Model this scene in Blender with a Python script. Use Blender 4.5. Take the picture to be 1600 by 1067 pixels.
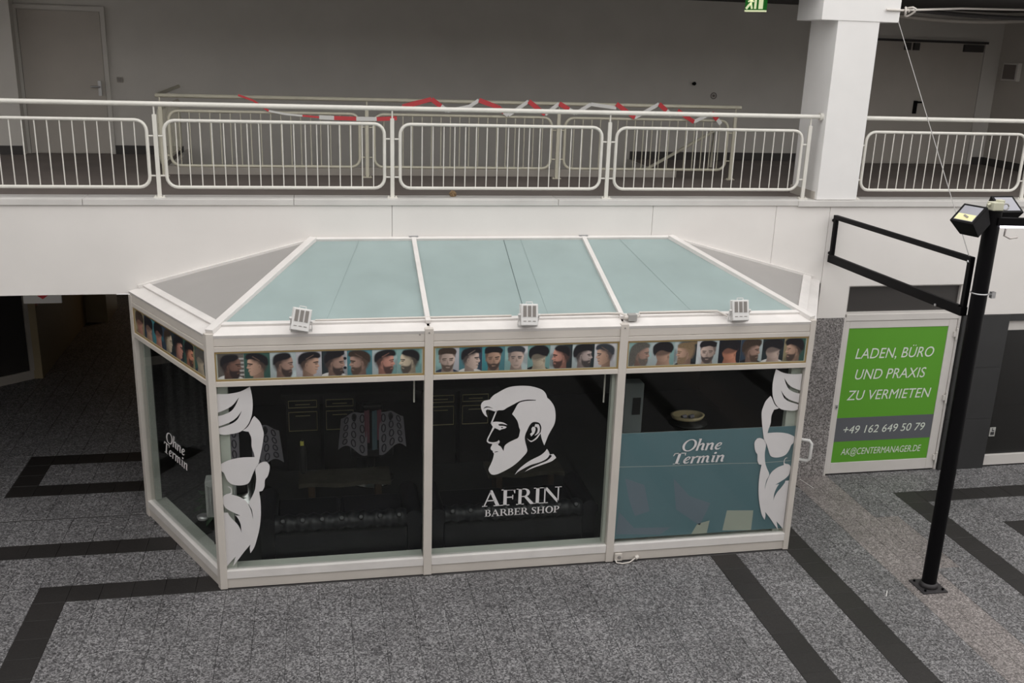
import bpy, math, random
import numpy as np
from mathutils import Vector, Matrix
from mathutils.geometry import tessellate_polygon

for _o in list(bpy.data.objects):
    bpy.data.objects.remove(_o)
S = bpy.context.scene
COL = S.collection
random.seed(7)

# ------------------------------------------------------------------ camera
CAM = Vector((-2.0675, -10.7939, 5.3207))
YAW, PITCH, ROLL = 0.2021, 0.2959, 0.0334
_f = Vector((math.sin(YAW)*math.cos(PITCH), math.cos(YAW)*math.cos(PITCH), -math.sin(PITCH)))
_r = Vector((math.cos(YAW), -math.sin(YAW), 0)); _u = _r.cross(_f)
_r2 = _r*math.cos(ROLL) + _u*math.sin(ROLL); _u2 = -_r*math.sin(ROLL) + _u*math.cos(ROLL)
cd = bpy.data.cameras.new('camera'); cam = bpy.data.objects.new('camera', cd); COL.objects.link(cam)
cd.sensor_width = 36; cd.sensor_fit = 'HORIZONTAL'; cd.lens = 1537.2/1600*36
cd.clip_start = 0.05; cd.clip_end = 200
cam.matrix_world = Matrix(((_r2.x, _u2.x, -_f.x, CAM.x), (_r2.y, _u2.y, -_f.y, CAM.y), (_r2.z, _u2.z, -_f.z, CAM.z), (0, 0, 0, 1)))
S.camera = cam

# ------------------------------------------------------------------ sky light through the glazed atrium roof
W = bpy.data.worlds.new('sky'); S.world = W; W.use_nodes = True
_bg = W.node_tree.nodes['Background']; _bg.inputs[0].default_value = (1.0, 0.985, 0.965, 1); _bg.inputs[1].default_value = 1.0
S.view_settings.view_transform = 'Standard'; S.view_settings.look = 'None'
S.view_settings.gamma = 1; S.view_settings.use_curve_mapping = False
S.view_settings.exposure = 0.92

# ------------------------------------------------------------------ materials
MATS = {}
def lin(c):
    return tuple(((x/255)/12.92 if x/255 <= .04045 else ((x/255+.055)/1.055)**2.4) for x in c)
def M(name, col, rough=.5, metal=0, var=0, vs=3.0, bump=0, bs=60, spec=.5, emit=0, alpha=1):
    m = bpy.data.materials.new(name); m.use_nodes = True; nt = m.node_tree; b = nt.nodes['Principled BSDF']
    b.inputs['Base Color'].default_value = (*col, 1); b.inputs['Roughness'].default_value = rough
    b.inputs['Metallic'].default_value = metal; b.inputs['Specular IOR Level'].default_value = spec
    if emit:
        b.inputs['Emission Color'].default_value = (*col, 1); b.inputs['Emission Strength'].default_value = emit
    if var or bump:
        g = nt.nodes.new('ShaderNodeNewGeometry')
    if var:
        n = nt.nodes.new('ShaderNodeTexNoise'); n.inputs['Scale'].default_value = vs; n.inputs['Detail'].default_value = 6
        nt.links.new(g.outputs['Position'], n.inputs['Vector'])
        r = nt.nodes.new('ShaderNodeValToRGB'); r.color_ramp.elements[0].position = .3; r.color_ramp.elements[1].position = .7
        r.color_ramp.elements[0].color = (*[c*(1-var) for c in col], 1); r.color_ramp.elements[1].color = (*[min(1, c*(1+var)) for c in col], 1)
        nt.links.new(n.outputs['Fac'], r.inputs[0]); nt.links.new(r.outputs[0], b.inputs['Base Color'])
    if bump:
        n2 = nt.nodes.new('ShaderNodeTexNoise'); n2.inputs['Scale'].default_value = bs; n2.inputs['Detail'].default_value = 4
        nt.links.new(g.outputs['Position'], n2.inputs['Vector'])
        bm = nt.nodes.new('ShaderNodeBump'); bm.inputs['Strength'].default_value = bump; bm.inputs['Distance'].default_value = .01
        nt.links.new(n2.outputs['Fac'], bm.inputs['Height']); nt.links.new(bm.outputs[0], b.inputs['Normal'])
    MATS[name] = m
    return m
def granite(name, dark, mid, light, scale=55, rough=.55, tint=.12):
    m = bpy.data.materials.new(name); m.use_nodes = True; nt = m.node_tree; b = nt.nodes['Principled BSDF']
    g = nt.nodes.new('ShaderNodeNewGeometry')
    n0 = nt.nodes.new('ShaderNodeTexNoise'); n0.inputs['Scale'].default_value = 30; n0.inputs['Detail'].default_value = 3
    nt.links.new(g.outputs['Position'], n0.inputs['Vector'])
    mx = nt.nodes.new('ShaderNodeVectorMath'); mx.operation = 'SCALE'; mx.inputs['Scale'].default_value = .03
    nt.links.new(n0.outputs['Color'], mx.inputs[0])
    ad = nt.nodes.new('ShaderNodeVectorMath'); nt.links.new(g.outputs['Position'], ad.inputs[0]); nt.links.new(mx.outputs[0], ad.inputs[1])
    v = nt.nodes.new('ShaderNodeTexVoronoi'); v.inputs['Scale'].default_value = scale; nt.links.new(ad.outputs[0], v.inputs['Vector'])
    sp = nt.nodes.new('ShaderNodeSeparateColor'); nt.links.new(v.outputs['Color'], sp.inputs[0])
    r = nt.nodes.new('ShaderNodeValToRGB'); e = r.color_ramp.elements
    e[0].position = .0; e[0].color = (*dark, 1); e[1].position = 1; e[1].color = (*light, 1)
    k = e.new(.5); k.color = (*mid, 1)
    nt.links.new(sp.outputs[0], r.inputs[0])
    oi = nt.nodes.new('ShaderNodeObjectInfo')
    ma = nt.nodes.new('ShaderNodeMapRange'); ma.inputs[3].default_value = 1-tint; ma.inputs[4].default_value = 1+tint
    nt.links.new(oi.outputs['Random'], ma.inputs[0])
    n1 = nt.nodes.new('ShaderNodeTexNoise'); n1.inputs['Scale'].default_value = 1.3; n1.inputs['Detail'].default_value = 5
    nt.links.new(g.outputs['Position'], n1.inputs['Vector'])
    mb = nt.nodes.new('ShaderNodeMapRange'); mb.inputs[1].default_value = .3; mb.inputs[2].default_value = .7; mb.inputs[3].default_value = .86; mb.inputs[4].default_value = 1.12
    nt.links.new(n1.outputs['Fac'], mb.inputs[0])
    mm = nt.nodes.new('ShaderNodeMath'); mm.operation = 'MULTIPLY'; nt.links.new(ma.outputs[0], mm.inputs[0]); nt.links.new(mb.outputs[0], mm.inputs[1])
    vm = nt.nodes.new('ShaderNodeVectorMath'); vm.operation = 'SCALE'; nt.links.new(r.outputs[0], vm.inputs[0]); nt.links.new(mm.outputs[0], vm.inputs['Scale'])
    nt.links.new(vm.outputs[0], b.inputs['Base Color']); b.inputs['Roughness'].default_value = rough
    MATS[name] = m
def glass(name, tint, ior=1.45, rough=.0):
    m = bpy.data.materials.new(name); m.use_nodes = True; nt = m.node_tree
    for n in list(nt.nodes): nt.nodes.remove(n)
    o = nt.nodes.new('ShaderNodeOutputMaterial'); mix = nt.nodes.new('ShaderNodeMixShader')
    t = nt.nodes.new('ShaderNodeBsdfTransparent'); t.inputs[0].default_value = (*tint, 1)
    g = nt.nodes.new('ShaderNodeBsdfGlossy'); g.inputs['Roughness'].default_value = rough
    ge = nt.nodes.new('ShaderNodeNewGeometry'); dt = nt.nodes.new('ShaderNodeVectorMath'); dt.operation = 'DOT_PRODUCT'
    nt.links.new(ge.outputs['Normal'], dt.inputs[0]); nt.links.new(ge.outputs['Incoming'], dt.inputs[1])
    def math_(op, a, b):
        n = nt.nodes.new('ShaderNodeMath'); n.operation = op
        for i, x in enumerate((a, b)):
            if x is None: continue
            if isinstance(x, (int, float)): n.inputs[i].default_value = x
            else: nt.links.new(x, n.inputs[i])
        return n.outputs[0]
    # Schlick reflectance, the same from both sides of the sheet
    c = math_('ABSOLUTE', dt.outputs['Value'], None); r0 = ((ior-1)/(ior+1))**2
    f = math_('ADD', math_('MULTIPLY', math_('POWER', math_('SUBTRACT', 1.0, c), 5.0), 1-r0), r0)
    nt.links.new(f, mix.inputs[0]); nt.links.new(t.outputs[0], mix.inputs[1]); nt.links.new(g.outputs[0], mix.inputs[2])
    nt.links.new(mix.outputs[0], o.inputs[0]); MATS[name] = m
def film(name, col, clear):
    m = bpy.data.materials.new(name); m.use_nodes = True; nt = m.node_tree
    b = nt.nodes['Principled BSDF']; b.inputs['Base Color'].default_value = (*col, 1); b.inputs['Roughness'].default_value = .35
    o = nt.nodes['Material Output']; mix = nt.nodes.new('ShaderNodeMixShader'); t = nt.nodes.new('ShaderNodeBsdfTransparent')
    mix.inputs[0].default_value = clear
    nt.links.new(b.outputs[0], mix.inputs[1]); nt.links.new(t.outputs[0], mix.inputs[2]); nt.links.new(mix.outputs[0], o.inputs[0]); MATS[name] = m
def print_mat(name):
    m = bpy.data.materials.new(name); m.use_nodes = True; nt = m.node_tree; b = nt.nodes['Principled BSDF']
    a = nt.nodes.new('ShaderNodeVertexColor'); a.layer_name = 'Col'
    nt.links.new(a.outputs[0], b.inputs['Base Color']); b.inputs['Roughness'].default_value = .4; MATS[name] = m

M('wall_white', (.78, .75, .725), .75, var=.035, vs=1.1, bump=.05, bs=90)
M('pillar_white', (.80, .785, .775), .7, var=.02, vs=3, bump=.05, bs=90)
M('coping', (.62, .60, .58), .45, var=.08, vs=2)
M('gallery_wall', (.56, .535, .50), .85, var=.04, vs=2)
M('gallery_door', (.45, .415, .375), .7, var=.03)
M('gallery_floor', (.165, .138, .125), .7, var=.1, vs=2)
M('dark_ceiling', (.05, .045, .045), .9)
M('baseboard', (.05, .045, .043), .7)
M('rail_white', (.70, .68, .63), .4, var=.05, vs=5)
M('rail_cream', (.62, .59, .48), .45, var=.05, vs=5)
M('tape_red', (.62, .03, .04), .45)
M('tape_white', (.75, .74, .72), .45)
M('frame', (.61, .565, .52), .42, var=.05, vs=2.5)
M('frame_cap', (.72, .69, .67), .42, var=.06, vs=4)
M('frame_inside', (.55, .57, .52), .5)
M('roof_film', (.36, .445, .44), .42, var=.07, vs=2.2)
M('roof_seam', (.315, .395, .39), .5)
M('roof_grey', (.36, .345, .335), .5, var=.03)
def translucent(name, fac, col):
    nt = MATS[name].node_tree; o = nt.nodes['Material Output']; b = nt.nodes['Principled BSDF']
    mix = nt.nodes.new('ShaderNodeMixShader'); t = nt.nodes.new('ShaderNodeBsdfTranslucent'); t.inputs[0].default_value = (*col, 1); mix.inputs[0].default_value = fac
    nt.links.new(b.outputs[0], mix.inputs[1]); nt.links.new(t.outputs[0], mix.inputs[2]); nt.links.new(mix.outputs[0], o.inputs[0])
translucent('roof_film', .16, (.8, .92, .9)); translucent('roof_grey', .08, (.9, .9, .88))
M('seam', (.12, .16, .16), .6)
M('gold', (.50, .36, .16), .35, metal=.6)
M('vinyl', (.66, .64, .645), .5, var=.02, vs=9)
film('teal_film', (.14, .24, .28), .10)
M('paper', (.42, .44, .38), .8)
M('poster_grey', (.175, .215, .265), .6)
glass('glass', (.93, .945, .935), 1.36)
film('pane_grey', (.055, .05, .048), .15)
film('pane_black', (.020, .019, .018), .3)
glass('glass_dark', (.35, .36, .35))
print_mat('photo_print')
granite('granite', (.022, .021, .023), (.105, .102, .106), (.30, .295, .30), scale=80, tint=.05)
granite('granite_light', (.075, .066, .064), (.168, .150, .145), (.33, .30, .292), scale=80, tint=.05)
granite('granite_black', (.011, .0095, .009), (.014, .0122, .0118), (.020, .0175, .0168), scale=90, rough=.55)
granite('granite_wall', (.07, .064, .063), (.22, .205, .20), (.42, .395, .39), scale=80)
M('grout', (.06, .057, .058), .9)
M('stone_black', (.030, .030, .031), .45, var=.1, vs=4)
M('black_steel', (.003, .0027, .0035), .5, spec=.12)
M('black_plate', (.028, .025, .027), .6, var=.2, vs=12)
M('lamp_white', (.68, .67, .66), .5)
M('slot_grey', (.27, .25, .235), .8)
M('lamp_glass', (.30, .30, .34), .15)
M('reflector', (.80, .76, .42), .2)
M('tube_glow', (.95, .88, 1.0), .4, emit=1.6)
M('added_warm_lamp', (1.0, .62, .30), .5, emit=6)  # glow of the unseen lamp added in the passage
M('cable_white', (.62, .58, .54), .5)
M('cable_grey', (.35, .34, .33), .5)
M('zinc', (.55, .55, .56), .35, metal=.8)
M('connector', (.55, .54, .42), .5)
M('sign_green', (.102, .335, .020), .6)
M('sign_grey', (.105, .11, .125), .5)
M('sign_white', (.70, .76, .68), .5)
M('door_white', (.64, .61, .585), .45, var=.03)
M('wood_brown', (.05, .032, .02), .5, var=.2, vs=8)
M('passage_wall', (.36, .29, .18), .8)
M('red_brown', (.16, .05, .03), .6)
M('leather', (.005, .0055, .0075), .36, var=.2, vs=9, spec=.35)
M('leather_chair', (.010, .010, .012), .4)
M('chrome', (.5, .5, .5), .2, metal=1)
M('cabinet_black', (.012, .012, .012), .4)
M('gold_trim', (.55, .46, .26), .4)
M('cape', (.26, .24, .28), .8)
M('cape_print', (.05, .045, .06), .8)
M('towel_red', (.22, .09, .12), .9)
M('towel_blue', (.10, .16, .19), .9)
M('bench_wood', (.05, .045, .034), .45, var=.3, vs=7)
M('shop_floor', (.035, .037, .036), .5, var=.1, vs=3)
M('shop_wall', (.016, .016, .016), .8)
M('appliance', (.30, .33, .34), .5)
M('plant', (.02, .05, .02), .6)
M('heater', (.42, .43, .42), .5)
M('bowl', (.62, .50, .30), .4)
M('exit_green', (.02, .25, .03), .5, emit=.12)
M('exit_white', (.75, .8, .50), .5, emit=.4)
M('crumple', (.33, .22, .12), .85, var=.4, vs=40)
M('sticker', (.45, .45, .43), .6)
M('opposite', (.40, .385, .365), .85)
M('yellow_tag', (.65, .6, .12), .6)

# ------------------------------------------------------------------ mesh helpers
ORG = {}
def V3(*a): return Vector(a)
class MB:
    def __init__(s): s.v = []; s.f = []; s.mi = []; s.sm = []; s.c = []
    def add(s, vs, fs, mi=0, sm=False, col=None):
        o = len(s.v); s.v += [tuple(x) for x in vs]
        for f in fs: s.f.append([i+o for i in f]); s.mi.append(mi); s.sm.append(sm); s.c.append(col)
        return s
    def box(s, x0, x1, y0, y1, z0, z1, mi=0):
        c = V3((x0+x1)/2, (y0+y1)/2, (z0+z1)/2)
        return s.obox(c, V3(abs(x1-x0)/2, 0, 0), V3(0, abs(y1-y0)/2, 0), V3(0, 0, abs(z1-z0)/2), mi)
    def obox(s, c, a, b, d, mi=0, col=None):
        if a.cross(b).dot(d) < 0: d = -d
        vs = [c+a*i+b*j+d*k for k in (-1, 1) for j in (-1, 1) for i in (-1, 1)]
        return s.add(vs, [(0, 2, 3, 1), (4, 5, 7, 6), (0, 1, 5, 4), (2, 6, 7, 3), (0, 4, 6, 2), (1, 3, 7, 5)], mi, False, col)
    def bar(s, p, q, w, h, up, mi=0):
        p = Vector(p); q = Vector(q); d = (q-p); L = d.length; d = d/L; up = Vector(up)
        side = d.cross(up).normalized(); n = side.cross(d).normalized()
        return s.obox((p+q)/2, d*(L/2), side*(w/2), n*(h/2), mi)
    def tube(s, pts, r, n=8, closed=False, mi=0, sm=True):
        pts = [Vector(p) for p in pts]; N = len(pts); rr = r if isinstance(r, (list, tuple)) else [r]*N
        ts = []
        for i in range(N):
            a = pts[i-1] if (i > 0 or closed) else pts[i]; b = pts[(i+1) % N] if (i < N-1 or closed) else pts[i]
            ts.append((b-a).normalized())
        ref = V3(0, 0, 1) if abs(ts[0].z) < .9 else V3(1, 0, 0)
        nv = ts[0].cross(ref).normalized(); vs = []
        for i in range(N):
            nv = (nv - ts[i]*nv.dot(ts[i])).normalized(); bv = ts[i].cross(nv)
            for k in range(n):
                a = 2*math.pi*k/n; vs.append(pts[i] + (nv*math.cos(a)+bv*math.sin(a))*rr[i])
        fs = []
        for i in range(N if closed else N-1):
            j = (i+1) % N
            for k in range(n): fs.append((i*n+k, i*n+(k+1) % n, j*n+(k+1) % n, j*n+k))
        s.add(vs, fs, mi, sm)
        if not closed:
            s.add(vs[:n], [tuple(reversed(range(n)))], mi); s.add(vs[-n:], [tuple(range(n))], mi)
        return s
    def prism(s, poly, fr, n0, n1, holes=(), mi=0, col=None):
        """poly in (u, z) of frame fr, extruded from n0 (back) to n1 (front) along its normal"""
        loops = [list(poly)] + [list(h) for h in holes]
        flat = [p for l in loops for p in l]
        tris = tessellate_polygon([[Vector((p[0], p[1], 0)) for p in l] for l in loops])
        N = len(flat); vs = [fr.at(p[0], n1, p[1]) for p in flat] + [fr.at(p[0], n0, p[1]) for p in flat]
        fs = []
        for t in tris:
            a, b, c = [flat[i] for i in t]
            ar = (b[0]-a[0])*(c[1]-a[1])-(b[1]-a[1])*(c[0]-a[0])
            if abs(ar) < 1e-12: continue
            t = t if ar > 0 else (t[0], t[2], t[1])
            fs.append(tuple(t)); fs.append((t[2]+N, t[1]+N, t[0]+N))
        o = 0
        for l in loops:
            m = len(l)
            for i in range(m):
                j = (i+1) % m; fs.append((o+i, o+j, o+j+N, o+i+N))
            o += m
        return s.add(vs, fs, mi, False, col)
    def flat(s, poly, fr, n, col, mi=0):
        tris = tessellate_polygon([[Vector((p[0], p[1], 0)) for p in poly]])
        fs = []
        for t in tris:
            a, b, c = [poly[i] for i in t]
            ar = (b[0]-a[0])*(c[1]-a[1])-(b[1]-a[1])*(c[0]-a[0])
            if abs(ar) > 1e-12: fs.append(tuple(t) if ar > 0 else (t[0], t[2], t[1]))
        return s.add([fr.at(p[0], n, p[1]) for p in poly], fs, mi, False, col)
    def lathe(s, prof, c, n=20, mi=0, sm=True):
        vs = []; fs = []
        for (r, z) in prof:
            for k in range(n):
                a = 2*math.pi*k/n; vs.append((c[0]+r*math.cos(a), c[1]+r*math.sin(a), c[2]+z))
        for i in range(len(prof)-1):
            for k in range(n): fs.append((i*n+k, i*n+(k+1) % n, (i+1)*n+(k+1) % n, (i+1)*n+k))
        fs.append(tuple(reversed(range(n)))); fs.append(tuple((len(prof)-1)*n+k for k in range(n)))
        return s.add(vs, fs, mi, sm)
    def quad(s, pts, th, mi=0):
        """planar polygon slab of thickness th below its face (3D points, counter-clockwise from above)"""
        pts = [Vector(p) for p in pts]; nrm = (pts[1]-pts[0]).cross(pts[2]-pts[0]).normalized(); N = len(pts)
        vs = pts + [p-nrm*th for p in pts]
        fs = [tuple(range(N)), tuple(reversed(range(N, 2*N)))] + [(i, i+N, (i+1) % N+N, (i+1) % N) for i in range(N)]
        return s.add(vs, fs, mi)
    def grid(s, fn, nu, nv, mi=0, sm=True, wrap=False):
        vs = [fn(i/nu, j/nv) for j in range(nv+1) for i in range(nu+1)]
        fs = [(j*(nu+1)+i, j*(nu+1)+i+1, (j+1)*(nu+1)+i+1, (j+1)*(nu+1)+i) for j in range(nv) for i in range(nu)]
        return s.add(vs, fs, mi, sm)
    def build(s, name, mats, parent=None, origin=None, bev=0, label=None):
        if isinstance(mats, str): mats = [mats]
        po = ORG[parent] if parent is not None else V3(0, 0, 0)
        og = Vector(origin) if origin is not None else po
        me = bpy.data.meshes.new(name); me.from_pydata([tuple(Vector(p)-og) for p in s.v], [], s.f)
        for m in mats: me.materials.append(MATS[m])
        for i, p in enumerate(me.polygons): p.material_index = s.mi[i]; p.use_smooth = s.sm[i]
        if any(c is not None for c in s.c):
            ca = me.color_attributes.new('Col', 'FLOAT_COLOR', 'CORNER')
            for i, p in enumerate(me.polygons):
                for li in p.loop_indices: ca.data[li].color = (*(s.c[i] or (.5, .5, .5)), 1)
        me.update()
        ob = bpy.data.objects.new(name, me); COL.objects.link(ob); ob.location = og-po
        if parent is not None: ob.parent = parent
        ORG[ob] = og
        if bev:
            b = ob.modifiers.new('bevel', 'BEVEL'); b.width = bev; b.segments = 2; b.limit_method = 'ANGLE'
        if label: ob['label'] = label
        return ob
def inst(src, parent, loc, rot=None):
    """a copy of a piece that shares its mesh; loc is in the parent's frame"""
    o = src.copy(); COL.objects.link(o); o.parent = parent; o.location = loc
    if rot is not None: o.rotation_euler = rot
    ORG[o] = (ORG[parent] if parent is not None else V3(0, 0, 0)) + Vector(loc)
    return o
def thing(name, label, cat, loc=(0, 0, 0), group=None, kind=None):
    o = bpy.data.objects.new(name, None); COL.objects.link(o); o.location = loc; o.empty_display_size = .1
    ORG[o] = Vector(loc)
    return tag(o, label, cat, group, kind)
def tag(o, label=None, cat=None, group=None, kind=None):
    if label: o['label'] = label
    if cat: o['category'] = cat
    if group: o['group'] = group
    if kind: o['kind'] = kind
    return o
def struct(o, label=None, cat=None):
    return tag(o, label, cat, None, 'structure')
class Fr:
    """an upright plane: u along it to the right seen from outside, n outwards, z up"""
    def __init__(s, O, U): s.O = Vector(O); s.U = Vector(U).normalized(); s.N = V3(s.U.y, -s.U.x, 0)
    def at(s, u, n, z): return s.O + s.U*u + s.N*n + V3(0, 0, z)
    def box(s, mb, u0, u1, n0, n1, z0, z1, mi=0, col=None):
        return mb.obox(s.at((u0+u1)/2, (n0+n1)/2, (z0+z1)/2), s.U*((u1-u0)/2), s.N*((n1-n0)/2), V3(0, 0, (z1-z0)/2), mi, col)
def smooth(pts, sub=4, corner=50):
    """Catmull-Rom through the points of a closed outline, keeping sharp corners"""
    n = len(pts); out = []; P = [Vector((p[0], p[1])) for p in pts]; sharp = []
    for i in range(n):
        a = P[i]-P[i-1]; b = P[(i+1) % n]-P[i]
        sharp.append(True if a.length < 1e-9 or b.length < 1e-9 else math.degrees(a.angle(b)) > corner)
    for i in range(n):
        p1, p2 = P[i], P[(i+1) % n]
        p0 = P[i-1] if not sharp[i] else p1-(p2-p1)
        p3 = P[(i+2) % n] if not sharp[(i+1) % n] else p2+(p2-p1)
        for k in range(sub):
            t = k/sub
            q = .5*((2*p1)+(p2-p0)*t+(2*p0-5*p1+4*p2-p3)*t*t+(3*p1-p0-3*p2+p3)*t**3)
            out.append((q.x, q.y))
    return out
def stroke2d(pts, w):
    P = [Vector(p) for p in pts]; N = len(P); ws = w if isinstance(w, (list, tuple)) else [w]*N; L = []; R = []
    for i in range(N):
        d = (P[min(i+1, N-1)]-P[max(i-1, 0)]).normalized(); nn = Vector((-d.y, d.x))*ws[i]/2
        L.append(P[i]+nn); R.append(P[i]-nn)
    return [(p.x, p.y) for p in L+R[::-1]]
DEC = {
 'quiff': [(-3041,2057),(-2928,2055),(-2814,2074),(-2723,2120),(-2709,2026),(-2706,1931),(-2722,1821),(-2765,1727),(-2833,1666),(-2920,1646),(-2985,1641),(-3046,1652),(-3042,1711),(-2929,1743),(-2856,1790),(-2808,1880),(-2862,1811),(-2928,1766),(-3041,1729),(-3044,1835),(-2981,1845),(-2908,1880),(-2863,1938),(-2828,2018),(-2884,1946),(-2935,1909),(-2993,1883),(-3042,1869)],
 'strip': [(-2811,1676),(-2758,1719),(-2715,1797),(-2696,1820),(-2648,1762),(-2623,1681),(-2617,1626),(-2633,1522),(-2652,1435),(-2682,1317),(-2714,1271),(-2740,1210),(-2775,1132),(-2824,1108),(-2887,1107),(-2949,1130),(-2985,1180),(-3005,1243),(-3043,1272),(-3047,1337),(-3015,1349),(-2952,1377),(-2873,1394),(-2795,1399),(-2712,1396),(-2718,1439),(-2735,1509),(-2734,1596),(-2756,1663),(-2782,1667)],
 'beard': [(-2689,1310),(-2640,1341),(-2601,1341),(-2575,1299),(-2581,1237),(-2599,1184),(-2624,1150),(-2632,1079),(-2653,1035),(-2685,1028),(-2676,919),(-2679,774),(-2698,629),(-2731,501),(-2759,420),(-2797,361),(-2801,414),(-2792,459),(-2857,381),(-2909,310),(-2969,230),(-2955,285),(-2940,335),(-2991,279),(-3045,230),(-3043,822),(-2988,822),(-2981,794),(-2944,737),(-2907,689),(-2881,632),(-2872,589),(-2875,678),(-2896,748),(-2918,786),(-2874,781),(-2932,816),(-2983,849),(-3020,891),(-3043,942),(-3041,987),(-3001,1017),(-2970,1024),(-2950,1035),(-2951,1071),(-2966,1090),(-2985,1095),(-2963,1099),(-2945,1076),(-2942,1035),(-2948,1012),(-2877,986),(-2816,937),(-2784,872),(-2766,807),(-2756,728),(-2756,779),(-2764,843),(-2788,908),(-2750,987),(-2723,1057),(-2707,1164),(-2710,1262)],
 'head': [(-434,1711),(-464,1733),(-489,1775),(-503,1822),(-498,1862),(-468,1888),(-418,1897),(-405,1914),(-377,1944),(-344,1963),(-296,1991),(-229,2021),(-151,2032),(-63,2031),(15,2020),(105,1988),(146,1954),(168,1912),(172,1896),(210,1859),(247,1801),(265,1733),(269,1659),(257,1597),(229,1541),(202,1484),(184,1432),(164,1375),(144,1424),(129,1467),(121,1520),(125,1572),(106,1620),(70,1637),(30,1634),(2,1604),(-21,1552),(-39,1506),(-43,1464),(-33,1411),(-13,1336),(-22,1300),(-55,1259),(-103,1208),(-172,1153),(-250,1110),(-319,1081),(-369,1079),(-399,1107),(-408,1145),(-387,1197),(-368,1249),(-358,1301),(-360,1317),(-370,1328),(-371,1342),(-388,1355),(-394,1377),(-382,1402),(-378,1422),(-343,1422),(-317,1427),(-316,1402),(-288,1382),(-259,1333),(-249,1390),(-210,1425),(-161,1449),(-113,1473),(-101,1514),(-96,1556),(-106,1582),(-123,1646),(-150,1693),(-183,1733),(-153,1792),(-130,1837),(-96,1859),(-38,1869),(56,1869),(56,1877),(-19,1882),(-77,1877),(-126,1862),(-174,1836),(-232,1807),(-275,1781),(-324,1780),(-348,1767),(-397,1783),(-436,1795),(-454,1782),(-447,1748)],
 'hole1': [(-480,1800),(-461,1822),(-427,1825),(-373,1799),(-422,1814),(-456,1812)],
 'hole2': [(-358,1325),(-336,1335),(-308,1331),(-336,1325)],
 'earC': [(52,1583),(61,1614),(96,1610),(110,1572),(107,1525),(81,1498),(56,1489),(83,1523),(87,1563),(74,1585)],
 'earL': [(22,1480),(10,1509),(30,1524),(23,1566),(37,1588),(60,1580),(65,1554),(55,1517),(38,1497)],
 'rim': [(-23,1465),(8,1439),(33,1433),(72,1464),(101,1502),(121,1522),(117,1504),(83,1453),(37,1423),(14,1425)],
 'fore': [(-352,1771),(-337,1777),(-380,1657),(-395,1642),(-398,1652)],
 'brow': [(-397,1646),(-369,1658),(-316,1656),(-266,1644),(-224,1615),(-285,1632),(-323,1629),(-309,1613),(-265,1609),(-233,1596),(-254,1581),(-284,1575),(-305,1564),(-333,1580),(-359,1592),(-375,1602),(-393,1632)],
 'pupil': [(-296,1594),(-283,1600),(-267,1592),(-282,1584)],
 'nose': [(-377,1603),(-359,1591),(-391,1533),(-418,1472),(-420,1451),(-406,1442),(-373,1436),(-339,1439),(-317,1446),(-316,1459),(-304,1446),(-305,1430),(-317,1419),(-378,1420),(-414,1428),(-436,1450),(-430,1481),(-403,1539)],
 'col1': [(-134,1063),(-100,1117),(-32,1178),(37,1222),(125,1265),(174,1305),(193,1334),(211,1312),(226,1271),(198,1229),(128,1192),(29,1164),(-50,1125),(-99,1096)],
 'col2': [(-32,1092),(30,1134),(129,1174),(199,1203),(243,1243),(247,1261),(226,1269),(266,1275),(288,1246),(295,1230),(250,1195),(170,1167),(70,1135),(11,1111)],
}
# ================================================================== THE SETTING
# ---- ground floor: granite tiles on a module of about 0.30 m
def floor_x():
    a = [-1.235+.301*i for i in range(-42, 18)]            # up to the pale band
    return a + [a[-1]+.27, a[-1]+.54] + [a[-1]+.54+.301*i for i in range(1, 31)]
FX = floor_x()
FY = [.035-.3034*j for j in range(-34, 47)]
FY.sort()
xb = FX[59]
floor = MB().box(FX[0], FX[-1], FY[0], FY[-1], -.2, -.012).build('floor', 'grout', None, (0, 0, 0))
struct(floor, 'grey granite tiled floor with dark stripes', 'floor')
def dark_tile(x, y):
    if 2.07 < x < 2.38 and y < -1.4: return True
    if 2.97 < x < 3.29 and y < -.9: return True
    if 5.02 < x < 5.33 and y < -.6: return True
    if 5.33 < x and -.88 < y < -.57: return True
    if 5.92 < x < 6.24 and y < -1.48: return True
    if 6.24 < x and -1.79 < y < -1.48: return True
    if -4.86 < x < -4.54 and y < -1.48: return True
    if -4.86 < x < 2.38 and -1.79 < y < -1.48: return True
    if x < 3.28 and -.88 < y < -.57: return True
    if -5.76 < x < -5.43 and .6 < y < 1.9: return True
    if -5.76 < x < -3 and (1.55 < y < 1.86 or .63 < y < .95): return True
    return False
def light_tile(x, y):
    if xb-.01 < x < xb+.55 and y < .1: return True
    return xb+.54 < x < xb+.85 and -2.45 < y < -1.2
def in_kiosk(x, y):
    if y > 0: return x > -3.9
    if y < -1.7: return False
    t = -y/1.754
    return -4.046+.96*t+.15 < x < 3.955-.957*t-.15
tiles = []
for i in range(len(FX)-1):
    for j in range(len(FY)-1):
        x = (FX[i]+FX[i+1])/2; y = (FY[j]+FY[j+1])/2
        if in_kiosk(x, y): continue
        if y > 0 and x > -4: continue
        d = Vector((x, y, 0))-CAM; zc = d.dot(_f)
        if zc < 1: continue
        px = 800+1537*d.dot(_r2)/zc; py = 533-1537*d.dot(_u2)/zc
        vis = -40 < px < 1640 and 450 < py < 1110
        tiles.append((d.length, x, y, FX[i+1]-FX[i], FY[j+1]-FY[j], vis))
tiles.sort()
PIECE = {}
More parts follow.
